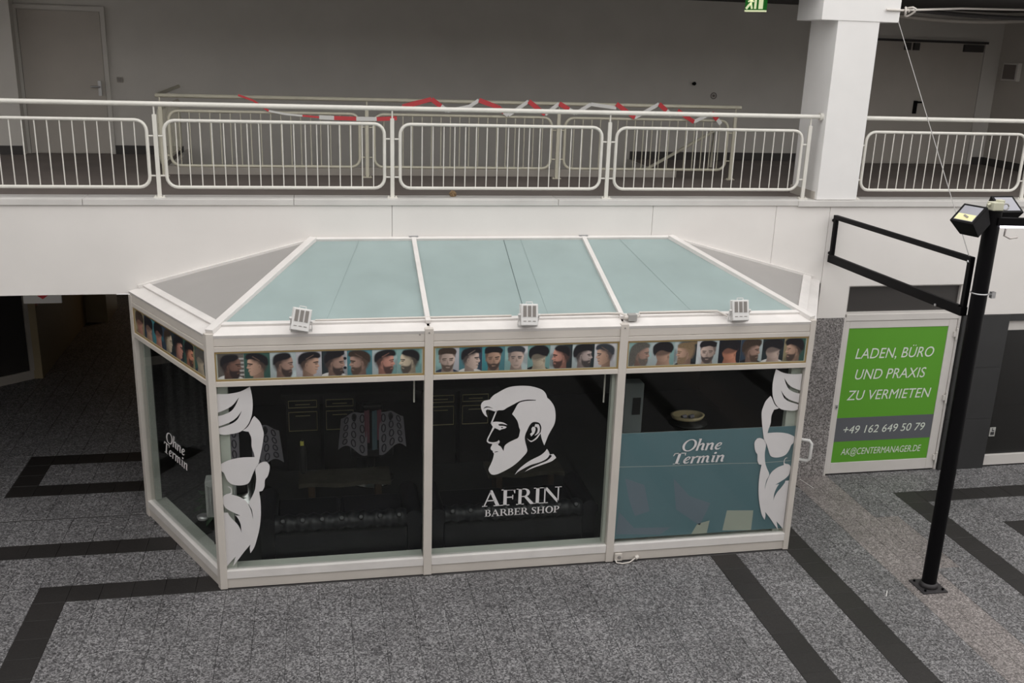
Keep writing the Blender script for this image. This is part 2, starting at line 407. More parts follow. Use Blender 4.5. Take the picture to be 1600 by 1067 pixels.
def piece(kind, w, h):
    k = (kind, round(w, 3), round(h, 3))
    if k not in PIECE:
        g = .0016; c = .002; a = w/2-g; b = h/2-g
        v = [(-a, -b, -.012), (a, -b, -.012), (a, b, -.012), (-a, b, -.012), (-a, -b, -c), (a, -b, -c), (a, b, -c), (-a, b, -c),
             (-a+c, -b+c, 0), (a-c, -b+c, 0), (a-c, b-c, 0), (-a+c, b-c, 0)]
        f = [(0, 1, 5, 4), (1, 2, 6, 5), (2, 3, 7, 6), (3, 0, 4, 7), (4, 5, 9, 8), (5, 6, 10, 9), (6, 7, 11, 10), (7, 4, 8, 11), (8, 9, 10, 11)]
        PIECE[k] = (v, f)
    return PIECE[k]
MESH = {}
cnt = {'granite_tile': 0, 'dark_tile': 0, 'pale_tile': 0}
rest = {'granite': MB(), 'granite_black': MB(), 'granite_light': MB()}
for (dl, x, y, w, h, vis) in tiles:
    nm, mt = ('dark_tile', 'granite_black') if dark_tile(x, y) else ('pale_tile', 'granite_light') if light_tile(x, y) else ('granite_tile', 'granite')
    v, f = piece(nm, w, h)
    if vis and cnt[nm] < 300:
        cnt[nm] += 1
        k = (nm, round(w, 3), round(h, 3))
        if k not in MESH:
            o = MB().add(v, f).build(nm, mt, floor, (0, 0, 0)); MESH[k] = o.data
        else:
            o = bpy.data.objects.new(nm, MESH[k]); COL.objects.link(o); o.parent = floor
        o.location = (x, y, random.uniform(-.0006, .0006))
    else:
        rest[mt].add([(p[0]+x, p[1]+y, p[2]) for p in v], f)
for mt, mb in rest.items():
    if mb.v: tag(mb.build('far_tiles', mt, floor), kind='stuff')

jt = MB().box(-9.4, -4.1, -.004, .016, .0, .003).build('trim_2', 'grout', None, (-6, 0, 0)); struct(jt, 'dark expansion joint across the floor at the passage mouth', 'joint')
# ---- white facade band with the gallery edge
wall_front = thing('wall_front', 'white plastered band of the gallery front above the kiosk', 'wall', (0, 0, 2.158), kind='structure')
for a, b in ((-9.5, -6.6), (-6.596, -1.25), (-1.246, 1.755), (1.759, 3.289), (3.293, 3.985)):
    MB().box(a, b, 0, .25, 2.606, 3.562).build('wall_panel', 'wall_white', wall_front, bev=.003)
for a, b, c, d in ((3.989, 4.372, 2.158, 3.562), (4.372, 5.99, 2.565, 3.562), (5.99, 9.8, 2.158, 3.562)):
    MB().box(a, b, 0, .25, c, d).build('wall_panel', 'wall_white', wall_front)
trim_1 = thing('trim_1', 'white metal coping along the gallery edge', 'coping', (0, 0, 3.56), kind='structure')
for a, b, o in ((-9.5, -4.432, 0), (-4.428, -2.301, 0), (-2.297, .619, 0), (.623, 3.566, 0), (3.55, 9.8, .012)):
    m = MB(); m.box(a, b, -.022-o, .28, 3.562-o*.8, 3.628-o*.2); m.build('coping_strip', 'coping', trim_1, bev=.004)

# ---- gallery floor with the stair opening
gf = thing('floor_upper', 'dark grey gallery floor around the stair opening', 'floor', (0, 0, 3.62), kind='structure')
for a, b, c, d in ((-9.5, 9.8, .28, 2.0), (-9.5, -3.84, 2.0, 4.1), (2.75, 9.8, 2.0, 4.1)):
    MB().box(a, b, c, d, 3.35, 3.62).build('floor_slab', 'gallery_floor', gf)
ceiling = MB().box(-9.5, 9.8, .05, 4.3, 6.0, 6.3).build('ceiling', 'dark_ceiling', None, (0, 0, 6))
struct(ceiling, 'dark open gallery ceiling', 'ceiling')
wb = MB().box(-9.5, 6.5, 4.1, 4.3, 2.62, 6.0).build('wall_back', 'gallery_wall', None, (0, 4.1, 3.6))
struct(wb, 'plain grey gallery back wall', 'wall')
w2 = MB().box(6.42, 9.15, 3.86, 4.3, 3.6, 6.0); w2.box(6.42, 6.5, 3.86, 4.1, 3.6, 6)
struct(w2.build('wall_back_right', 'gallery_wall', None, (8, 4, 3.6)), 'grey gallery wall around the wide door right of the pillar', 'wall')
struct(MB().box(8.78, 8.98, .3, 3.86, 3.6, 6.0).build('wall_right', 'gallery_door', None, (9.2, 2, 3.6)), 'grey gallery side wall with a fuse box', 'wall')
struct(MB().box(-9.5, -5.97, 3.9, 4.1, 3.6, 6.0).build('wall_back_left', 'gallery_wall', None, (-8, 4, 3.6)), 'grey wall projection left of the gallery door', 'wall')
for k, (a, b, y) in enumerate(((-9.5, -5.99, 3.9), (-4.86, -3.9, 4.1), (2.76, 6.4, 4.1), (8.575, 8.77, 3.86))):
    struct(MB().box(a, b, y-.015, y, 3.62, 3.74).build('baseboard_back', 'baseboard', None, ((a+b)/2, y, 3.62)), ('dark baseboard left of the gallery door', 'dark baseboard between gallery door and stair', 'dark baseboard right of the stair opening', 'short dark baseboard right of the wide gallery door')[k], 'baseboard')
struct(MB().box(8.765, 8.78, .3, 3.84, 3.62, 3.74).build('baseboard_right', 'baseboard', None, (8.77, 2, 3.62)), 'dark baseboard along the gallery side wall', 'baseboard')
# stair opening side walls and flight
sw = thing('wall_stair', 'pale upstand and sides of the stair opening', 'wall', (0, 2.0, 2.6), kind='structure')
MB().box(-3.84, 2.75, 1.98, 2.06, 3.0, 3.72).build('upstand', 'gallery_door', sw)
MB().box(-3.86, -3.8, 2.06, 4.1, 2.6, 3.7).build('side_wall', 'gallery_wall', sw)
MB().box(2.72, 2.75, 2.06, 4.1, 2.6, 3.62).build('side_wall', 'gallery_wall', sw)
stairs = thing('stair_flight', 'dark stair flight rising inside the gallery opening', 'stairs', (0, 3, 2.62), kind='structure')
st0 = MB().box(-.15, .15, 2.4, 4.05, 2.4, 2.57).build('stair_step', 'gallery_floor', stairs)
st0.location = Vector((2.6, 0, 3.45))-Vector((0, 0, 2.57))
for k in range(1, 6):
    inst(st0, stairs, st0.location-Vector((.3*k, 0, .17*k)))

# ---- pillar with capital
pl = thing('pillar', 'square white pillar with a wide capital on the gallery edge', 'pillar', (4.05, .3, 3.6), kind='structure')
MB().box(3.79, 4.31, .0, .65, 3.63, 5.68).build('pillar_shaft', 'pillar_white', pl, bev=.006)
MB().box(3.58, 4.54, -.01, .60, 5.665, 6.6).build('pillar_capital', 'pillar_white', pl, bev=.006)
MB().box(3.775, 4.32, .05, .665, 3.62, 3.72).build('pillar_skirting', 'gallery_door', pl)

# ---- gallery doors
def gdoor(name, x0, x1, y, z1, label, leaves):
    d = thing(name, label, 'door', ((x0+x1)/2, y, 3.62), kind='structure')
    f = MB(); f.box(x0-.06, x0, y-.03, y, 3.62, z1+.06); f.box(x1, x1+.06, y-.03, y, 3.62, z1+.06); f.box(x0, x1, y-.03, y, z1, z1+.06)
    f.build('door_frame', 'gallery_wall', d)
    w = (x1-x0)/leaves
    for i in range(leaves):
        MB().box(x0+w*i+.006, x0+w*(i+1)-.006, y-.022, y-.001, 3.63, z1-.006).build('door_leaf', 'gallery_door', d)
    return d
d1 = gdoor('door_1', -5.93, -4.88, 4.1, 5.53, 'closed grey gallery door on the far left', 1)
h = MB(); h.box(-4.97, -4.93, 4.03, 4.08, 4.42, 4.62); h.tube([(-4.95, 4.03, 4.54), (-4.95, 4.0, 4.54), (-5.06, 4.0, 4.54)], .011)
h.build('door_handle', 'zinc', d1)
d2 = gdoor('door_2', 6.56, 8.47, 3.86, 5.52, 'wide grey gallery door right of the pillar', 1)
h = MB(); h.box(7.35, 7.40, 3.8, 3.84, 4.42, 4.62); h.tube([(7.375, 3.81, 4.60), (7.375, 3.77, 4.60), (7.45, 3.77, 4.60)], .014)
h.build('door_handle', 'black_steel', d2)
for a, b in ((7.05, 7.14), (7.2, 7.29), (8.08, 8.42)):
    MB().box(a, b, 3.79, 3.84, 5.39, 5.5).build('door_closer', 'baseboard', d2)
MB().box(6.5, 8.5, 3.80, 3.84, 5.515, 5.55).build('door_header', 'dark_ceiling', d2)
# ---- ground floor behind the facade: passage on the left, shop behind the kiosk
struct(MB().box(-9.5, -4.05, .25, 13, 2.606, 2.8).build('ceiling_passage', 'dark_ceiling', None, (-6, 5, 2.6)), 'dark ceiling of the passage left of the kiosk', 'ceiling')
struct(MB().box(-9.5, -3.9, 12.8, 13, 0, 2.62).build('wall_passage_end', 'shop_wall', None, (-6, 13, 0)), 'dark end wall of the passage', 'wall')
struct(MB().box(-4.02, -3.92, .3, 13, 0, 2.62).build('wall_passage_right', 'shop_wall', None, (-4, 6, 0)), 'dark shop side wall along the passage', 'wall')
pw = thing('wall_passage_left', 'yellowish passage wall with a red-brown wooden rail', 'wall', (-6.4, 7, 0), kind='structure')
MB().box(-6.6, -6.36, 5.0, 10.5, 0, 2.6).build('wall_panel', 'passage_wall', pw)
MB().box(-6.36, -5.98, 8.2, 9.2, 0, 2.6).build('wall_pier', 'passage_wall', pw)
MB().box(-6.36, -6.32, 5.0, 8.2, 1.18, 1.42).build('wooden_rail', 'red_brown', pw)
win3 = thing('window_3', 'dim glazed shop front deep in the left passage', 'shop window', (-7.4, 5.0, 0), kind='structure')
f = Fr((-6.42, 5.05, 0), (1.0, .78, 0))
fm = MB(); f.box(fm, -2.6, 0, -.06, 0, 0, .14); f.box(fm, -.13, 0, -.06, .01, .14, 2.6); f.box(fm, -2.6, -.13, -.06, 0, 2.45, 2.6); f.box(fm, -1.4, -1.3, -.06, 0, .14, 2.45)
fm.build('window_frame', 'gallery_door', win3)
for a, b in ((-2.6, -1.4), (-1.3, -.13)):
    g = MB(); f.box(g, a, b, -.04, -.03, .14, 2.45); g.build('pane', 'pane_grey', win3)
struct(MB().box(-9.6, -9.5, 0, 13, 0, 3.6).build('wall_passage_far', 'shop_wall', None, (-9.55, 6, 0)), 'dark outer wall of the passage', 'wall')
# shop interior shell
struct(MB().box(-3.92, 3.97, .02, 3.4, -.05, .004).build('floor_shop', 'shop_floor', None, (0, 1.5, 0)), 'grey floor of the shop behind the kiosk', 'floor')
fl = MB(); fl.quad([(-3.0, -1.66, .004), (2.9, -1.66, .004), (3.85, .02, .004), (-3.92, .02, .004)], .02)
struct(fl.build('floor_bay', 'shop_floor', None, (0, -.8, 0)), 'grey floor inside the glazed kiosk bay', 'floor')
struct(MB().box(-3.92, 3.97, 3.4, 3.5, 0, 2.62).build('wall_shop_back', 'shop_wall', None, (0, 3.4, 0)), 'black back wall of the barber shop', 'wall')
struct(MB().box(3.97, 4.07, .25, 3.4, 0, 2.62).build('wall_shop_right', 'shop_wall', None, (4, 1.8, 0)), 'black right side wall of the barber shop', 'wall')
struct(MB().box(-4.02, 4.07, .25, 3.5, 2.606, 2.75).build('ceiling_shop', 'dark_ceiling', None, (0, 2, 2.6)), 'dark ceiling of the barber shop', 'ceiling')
# ---- right hand shop fronts
gp = thing('wall_pier_granite', 'speckled granite pier between kiosk and green sign door', 'pier', (4.17, .1, 0), kind='structure')
for z0, z1 in ((0, .72), (.724, 1.44), (1.444, 2.155)):
    MB().box(3.985, 4.368, .0, .25, z0, z1).build('granite_slab', 'granite_wall', gp, bev=.002)
dp = thing('wall_pier_black', 'black stone pier right of the green sign door', 'pier', (6.37, .1, 0), kind='structure')
for z0, z1 in ((0, .72), (.723, 1.44), (1.443, 2.155)):
    MB().box(6.03, 6.70, -.02, .25, z0, z1).build('stone_slab', 'stone_black', dp, bev=.002)
MB().box(6.70, 9.8, .01, .25, 2.06, 2.155).build('stone_lintel', 'stone_black', dp)
d3 = thing('door_3', 'white framed shop door covered by a green letting sign', 'door', (5.19, .05, 0), kind='structure')
fm = MB(); fm.box(4.375, 4.405, .02, .09, 0, 2.155); fm.box(5.985, 6.02, .02, .09, 0, 2.155); fm.box(4.405, 5.985, .02, .09, 2.105, 2.19)
fm.build('door_frame', 'door_white', d3, bev=.004)
lf = MB(); lf.box(4.41, 4.47, .03, .08, .015, 2.10); lf.box(5.865, 5.98, .03, .08, .015, 2.10); lf.box(4.47, 5.865, .03, .08, 2.005, 2.10); lf.box(4.47, 5.865, .03, .08, .015, .168)
lf.build('door_leaf', 'door_white', d3, bev=.004)
MB().box(4.47, 5.865, .045, .055, .168, 2.005).build('pane', 'glass_dark', d3)
for z in (1.90, 1.03, .18):
    hg = MB(); hg.box(5.945, 6.0, .005, .03, z-.035, z+.035); hg.tube([(5.985, .005, z-.075), (5.985, .005, z+.075)], .014)
    hg.build('hinge', 'door_white', d3)
kh = MB(); kh.box(4.425, 4.452, .018, .03, .93, .985); kh.tube([(4.438, .019, .955), (4.438, .012, .955)], .007, mi=1); kh.build('lock_plate', ['zinc', 'black_steel'], d3)
tw = thing('window_1', 'dark transom window above the green sign door', 'window', (5.19, .1, 2.2), kind='structure')
fm = MB(); fm.box(4.376, 4.40, .03, .12, 2.19, 2.563); fm.box(5.95, 5.988, .03, .12, 2.19, 2.563); fm.box(4.4, 5.95, .03, .12, 2.545, 2.563); fm.box(4.4, 5.95, .03, .12, 2.19, 2.215)
fm.build('window_frame', 'door_white', tw); MB().box(4.4, 5.95, .07, .08, 2.215, 2.545).build('pane', 'pane_grey', tw)
w4 = thing('window_2', 'dark shop window with a pale frame at the right edge', 'shop window', (8, .1, 0), kind='structure')
fm = MB(); fm.box(6.702, 6.728, .02, .1, .02, 2.06); fm.box(6.728, 9.8, .02, .1, .02, .165); fm.box(6.728, 9.8, .06, .1, 1.92, 2.06); fm.box(8.2, 8.26, .03, .09, .165, 1.92)
fm.build('window_frame', 'door_white', w4, bev=.003)
for a, b in ((6.728, 8.2), (8.26, 9.8)): MB().box(a, b, .06, .068, .165, 1.92).build('pane', 'pane_black', w4)
st = MB(); st.box(6.77, 6.855, .055, .0595, .425, .555)
st.box(6.785, 6.84, .0535, .055, .445, .49, 1); st.box(6.80, 6.812, .0535, .055, .50, .545, 1); st.box(6.812, 6.835, .0535, .055, .50, .515, 1)
st.build('sticker', ['sticker', 'stone_black'], w4)
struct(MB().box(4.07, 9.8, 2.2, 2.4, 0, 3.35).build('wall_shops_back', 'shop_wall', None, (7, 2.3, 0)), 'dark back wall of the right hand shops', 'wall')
struct(MB().box(4.07, 9.8, .25, 2.2, -.05, 0).build('floor_shops', 'shop_floor', None, (7, 1, 0)), 'dim floor of the right hand shops', 'floor')
struct(MB().box(4.07, 9.8, .25, 2.4, 2.6, 2.8).build('ceiling_shops', 'dark_ceiling', None, (7, 1, 2.6)), 'dark ceiling of the right hand shops', 'ceiling')
# ---- the rest of the atrium, behind and beside the camera
struct(MB().box(-14, 18, -14.4, -14, 0, 8.2).build('wall_opposite', 'opposite', None, (0, -14, 0)), 'opposite wall of the atrium', 'wall')
struct(MB().box(-10.8, -10.5, -14, .0, 0, 9.5).build('wall_atrium_left', 'opposite', None, (-14, -7, 0)), 'left end wall of the atrium', 'wall')
struct(MB().box(18, 18.3, -14, .0, 0, 8.2).build('wall_atrium_right', 'opposite', None, (14, -7, 0)), 'right end wall of the atrium', 'wall')
struct(MB().box(-14, 18, 0.05, .3, 6.3, 8.2).build('wall_front_upper', 'wall_white', None, (0, .1, 6.3)), 'white wall above the gallery opening', 'wall')
struct(MB().box(-14, -9.5, 0, .3, 0, 6.3).build('wall_front_left', 'wall_white', None, (-12, .1, 0)), 'white facade beyond the passage', 'wall')
struct(MB().box(9.8, 18, 0, .3, 0, 6.3).build('wall_front_right', 'wall_white', None, (12, .1, 0)), 'white facade beyond the right shops', 'wall')
# ================================================================== RAILINGS
def rounded_rect(u0, u1, z0, z1, r, n=5):
    pts = []
    for cx, cz, a0 in ((u1-r, z1-r, 0), (u0+r, z1-r, 90), (u0+r, z0+r, 180), (u1-r, z0+r, 270)):
        for k in range(n+1):
            a = math.radians(a0+90*k/n); pts.append((cx+r*math.cos(a), cz+r*math.sin(a)))
    return pts
BAR = {}
def bar_piece(mat, parent, loc, h):
    k = (mat, round(h, 3))
    if k not in BAR:
        o = MB().tube([(0, 0, -h/2), (0, 0, h/2)], .0065, 6).build('bar', mat, parent, ORG[parent])
        # mesh verts are relative to the parent origin already: rebase
        for v in o.data.vertices: v.co += ORG[parent]
        BAR[k] = o.data
    else:
        o = bpy.data.objects.new('bar', BAR[k]); COL.objects.link(o); o.parent = parent
    o.location = Vector(loc)-ORG[parent]
def rail_post(root, fr, u, zb, mat, ztop, zh):
    p = MB(); fr.box(p, u-.021, u+.021, -.012, .012, zb, ztop)
    p.tube([fr.at(u, 0, ztop-.01), fr.at(u, 0, zh)], .009, 8); o = p.build('post', mat, root)
    b = MB(); fr.box(b, u-.055, u+.055, -.04, .04, zb-.004, zb+.008)
    for s in (-1, 1): b.tube([fr.at(u+s*.04, 0, zb+.008), fr.at(u+s*.04, 0, zb+.02)], .009, 6)
    b.build('base_plate', mat, o)
def rail_panel(root, fr, u0, u1, z0, z1, mat, n, r=.018):
    fm = MB(); pts = rounded_rect(u0, u1, z0, z1, .11)
    fm.tube([fr.at(p[0], 0, p[1]) for p in pts], r, 8, closed=True); o = fm.build('infill_frame', mat, root)
    for i in range(n):
        u = u0+(u1-u0)*(i+1)/(n+1); bar_piece(mat, o, fr.at(u, 0, (z0+z1)/2), z1-z0-.01)
    for s, u in ((-1, u0), (1, u1)):
        for z in (z0+.12, z1-.16):
            c = MB().tube([fr.at(u, 0, z), fr.at(u+s*.06, 0, z)], .010, 6); c.build('connector', mat, o)
F0 = Fr((0, .1, 0), (1, 0, 0))
ZT, ZB = 4.425, 3.735
r1 = thing('gallery_railing', 'white tubular railing along the gallery edge left of the pillar', 'railing', (-1.2, .1, 3.63), 'white gallery edge railings')
MB().tube([(-9.4, .1, 4.59), (3.79, .1, 4.59)], .026, 10).build('handrail', 'rail_white', r1)
MB().tube([(3.755, .1, 4.59), (3.79, .1, 4.59)], .045, 10).build('wall_flange', 'rail_white', r1)
PX = [-8.571, -6.126, -3.681, -1.236, 1.209, 3.654]
for x in PX: rail_post(r1, F0, x, 3.63, 'rail_white', 4.485, 4.58)
for a, b in zip(PX[:-1], PX[1:]):
    rail_panel(r1, F0, a+.085, b-.085, ZB, ZT, 'rail_white', 18)
r2 = thing('gallery_railing', 'white tubular railing right of the pillar', 'railing', (6.5, .1, 3.63), 'white gallery edge railings')
MB().tube([(4.31, .1, 4.585), (9.7, .1, 4.585)], .026, 10).build('handrail', 'rail_white', r2)
for x in (4.335, 6.63, 9.0): rail_post(r2, F0, x, 3.63, 'rail_white', 4.485, 4.58)
rail_panel(r2, F0, 4.395, 6.55, ZB, ZT, 'rail_white', 17); rail_panel(r2, F0, 6.71, 8.92, ZB, ZT, 'rail_white', 17)
F1 = Fr((0, 1.8, 0), (1, 0, 0))
r3 = thing('stair_railing', 'cream railing round the stair opening wrapped in barrier tape', 'railing', (-.2, 1.8, 3.62))
MB().tube([(-3.9, 3.95, 4.575), (-3.9, 1.8, 4.575), (3.52, 1.8, 4.575)], .024, 8).build('handrail', 'rail_cream', r3)
for x in (-3.86, -1.42, 1.03, 3.45): rail_post(r3, F1, x, 3.62, 'rail_cream', 4.45, 4.57)
for a, b in ((-3.86, -1.42), (-1.42, 1.03), (1.03, 3.45)): rail_panel(r3, F1, a+.09, b-.09, 3.75, 4.40, 'rail_cream', 18)
F1s = Fr((-3.9, 1.8, 0), (0, 1, 0))
rail_panel(r3, F1s, .1, 2.05, 3.75, 4.40, 'rail_cream', 14)
MB().tube([(1.2, 3.0, 2.78), (3.66, 3.0, 4.16), (3.66, 3.0, 3.64)], .024, 8).build('stair_handrail', 'rail_cream', r3)

# ---- red and white tape wound round the stair rail
tape = thing('barrier_tape', 'red and white barrier tape wound round the stair railing', 'tape', (.9, 1.8, 4.4))
def ribbon(p, q, w, mi):
    tm = MB(); p = Vector(p); q = Vector(q); d = (q-p).normalized(); s = d.cross(V3(0, -1, .2)).normalized()*w/2; n = V3(0, -.002, 0)
    tm.add([p-s, q-s, q+s, p+s, p-s-n, q-s-n, q+s-n, p+s-n], [(0, 1, 2, 3), (7, 6, 5, 4), (0, 4, 5, 1), (3, 2, 6, 7), (0, 3, 7, 4), (1, 5, 6, 2)])
    tm.build('tape_strip', ('tape_red', 'tape_white')[mi], tape)
random.seed(3)
# strands read off the photograph: (x, z) of each fold, alternately red and white
for y, run in ((1.768, ((-.98, 4.50, -.62, 4.60), (-.62, 4.60, -.42, 4.46), (-.02, 4.60, .22, 4.52), (.22, 4.52, .36, 4.42), (.62, 4.60, .84, 4.44), (1.02, 4.58, 1.24, 4.46), (1.78, 4.59, 2.04, 4.42), (2.36, 4.60, 2.54, 4.46), (2.62, 4.52, 2.86, 4.38), (3.1, 4.50, 3.24, 4.36))),
               (1.772, ((-.42, 4.46, -.14, 4.52), (-.14, 4.52, -.02, 4.60), (.36, 4.42, .62, 4.60), (.84, 4.44, 1.02, 4.58), (1.24, 4.46, 1.44, 4.58), (1.44, 4.58, 1.78, 4.54), (2.04, 4.42, 2.36, 4.60), (2.86, 4.38, 3.1, 4.50)))):
    for k, (x0, z0, x1, z1) in enumerate(run):
        if y > 1.77: ribbon((x0, y, z0), (x1, y, z1), .045, 1)
        else: ribbon((x0, y, z0), (x0+(x1-x0)*.6, y, z0+(z1-z0)*.6), .06, 0); ribbon((x0+(x1-x0)*.6, y, z0+(z1-z0)*.6), (x1, y, z1), .055, 1 if k % 2 else 0)
pts = [(-2.95, 4.60), (-2.78, 4.54), (-2.60, 4.42), (-2.40, 4.385), (-2.2, 4.37), (-2.0, 4.355), (-1.82, 4.35), (-1.55, 4.345), (-1.3, 4.345), (-1.05, 4.36)]
for n, (a, b) in enumerate(zip(pts[:-1], pts[1:])): ribbon((a[0], 1.77, a[1]), (b[0], 1.77, b[1]), .05 if n > 4 else .024, (0, 0, 1, 1, 0, 1, 0, 1, 0)[n])

# ---- small things on the gallery
def blob(name, c, r, mat, label, cat, seed):
    random.seed(seed); m = MB(); ph = [random.uniform(0, 6) for _ in range(6)]
    def fn(u, v):
        a = u*2*math.pi; b = (v-.5)*math.pi
        k = 1+.22*math.sin(3*a+ph[0])*math.cos(2*b+ph[1])+.18*math.sin(5*a+ph[2]+4*b)+.12*math.sin(9*a+ph[3])*math.cos(7*b)
        return (c[0]+r*k*math.cos(a)*math.cos(b), c[1]+r*k*math.sin(a)*math.cos(b), max(c[2]-r*.8, c[2]+.8*r*k*math.sin(b)))
    m.grid(fn, 18, 10, sm=False)
    return tag(m.build(name, mat, None, (c[0], c[1], c[2]-r*.8)), label, cat)
blob('crumpled_paper', (-.55, .2, 3.658), .038, 'crumple', 'small crumpled brown paper on the gallery edge', 'litter', 5)
sg = thing('exit_sign', 'green lit emergency exit sign hanging from the gallery ceiling', 'exit sign', (3.66, 2.0, 5.8))
fx = Fr((3.675, 2.0, 0), (.7, -.75, 0))
b = MB(); fx.box(b, -.14, .14, -.03, .03, 5.815, 6.0); b.build('sign_box', 'exit_green', sg)
b = MB(); fx.box(b, -.14, .14, -.03, .03, 5.795, 5.815); b.build('light_strip', 'exit_white', sg)
b = MB(); fx.box(b, .05, .11, .03, .034, 5.83, 5.98); fx.box(b, -.01, .02, .03, .034, 5.83, 5.98)
b.prism(stroke2d([(-.12, 5.83), (-.09, 5.87), (-.06, 5.9), (-.05, 5.95)], .03), fx, .03, .034)
b.prism(stroke2d([(-.04, 5.83), (-.05, 5.87), (-.06, 5.9)], .025), fx, .03, .034); b.prism(stroke2d([(-.1, 5.92), (-.06, 5.94), (-.02, 5.92)], .02), fx, .03, .034)
b.prism([(-.045+.016*math.cos(a*.6), 5.975+.016*math.sin(a*.6)) for a in range(10)], fx, .03, .034)
b.build('running_figure', 'exit_white', sg)
fb = thing('fuse_box', 'grey fuse box on the gallery side wall', 'fuse box', (8.78, 3.5, 4.97))
MB().box(8.71, 8.78, 3.30, 3.66, 4.97, 5.25).build('box_body', 'gallery_wall', fb, bev=.005); MB().box(8.70, 8.71, 3.34, 3.62, 5.0, 5.22).build('box_lid', 'gallery_floor', fb)
ls = thing('light_switch', 'small double light switch right of the grey gallery door', 'switch', (-4.69, 4.1, 4.6))
MB().box(-4.73, -4.65, 4.085, 4.1, 4.60, 4.68).build('switch_plate', 'gallery_door', ls, bev=.003)
for xx in (-4.725, -4.688): MB().box(xx, xx+.03, 4.078, 4.085, 4.61, 4.67).build('rocker', 'slot_grey', ls)
wh = thing('wall_hook', 'black stub left in the gallery back wall', 'hook', (3.71, 4.1, 4.78))
MB().tube([(3.71, 4.1, 4.785), (3.71, 4.06, 4.785)], .022, 10).build('stub', 'black_steel', wh); MB().tube([(3.71, 4.06, 4.785), (3.71, 4.045, 4.79)], .028, 10).build('stub_head', 'black_steel', wh)
wr = thing('wall_ring', 'faint round cable outlet on the gallery back wall', 'outlet', (4.06, 4.1, 4.61))
MB().tube([(4.06+.045*math.cos(a*.524), 4.095, 4.61+.045*math.sin(a*.524)) for a in range(12)], .01, 6, closed=True).build('outlet_ring', 'slot_grey', wr)
MB().tube([(4.06, 4.1, 4.61), (4.06, 4.09, 4.61)], .02, 10).build('outlet_core', 'gallery_floor', wr)
# rope and cables under the ceiling on the right
rp = thing('ceiling_rope', 'pale rope strung from the pillar capital under the ceiling', 'rope', (6, .2, 5.8))
MB().tube([(4.35, -.03, 5.80), (4.54, -.02, 5.80), (5.6, .4, 5.87), (7.5, 1.0, 5.93), (9.1, 1.5, 5.98)], .014, 6).build('rope_strand', 'cable_white', rp)
kn = [(4.62+.05*math.cos(a*.7)+.006*a, .02+.05*math.sin(a*1.1), 5.79+.05*math.sin(a*.7)) for a in range(14)]
MB().tube(kn, .012, 6).build('rope_knot', 'cable_white', rp)
for k, (y, z, dz) in enumerate(((1.2, 5.92, .10), (2.2, 5.95, .16))):
    o = MB().tube([(4.7+.45*t, y, z-dz*math.sin(t/9.6*math.pi)) for t in range(10)], .03, 6).build('ceiling_cable', 'dark_ceiling' if k == 0 else 'gallery_door', None, (6.7, y, z))
    tag(o, ('dark slack cable under the ceiling right of the pillar', 'grey slack cable under the ceiling nearer the wide gallery door')[k], 'cable', 'cables under the gallery ceiling')

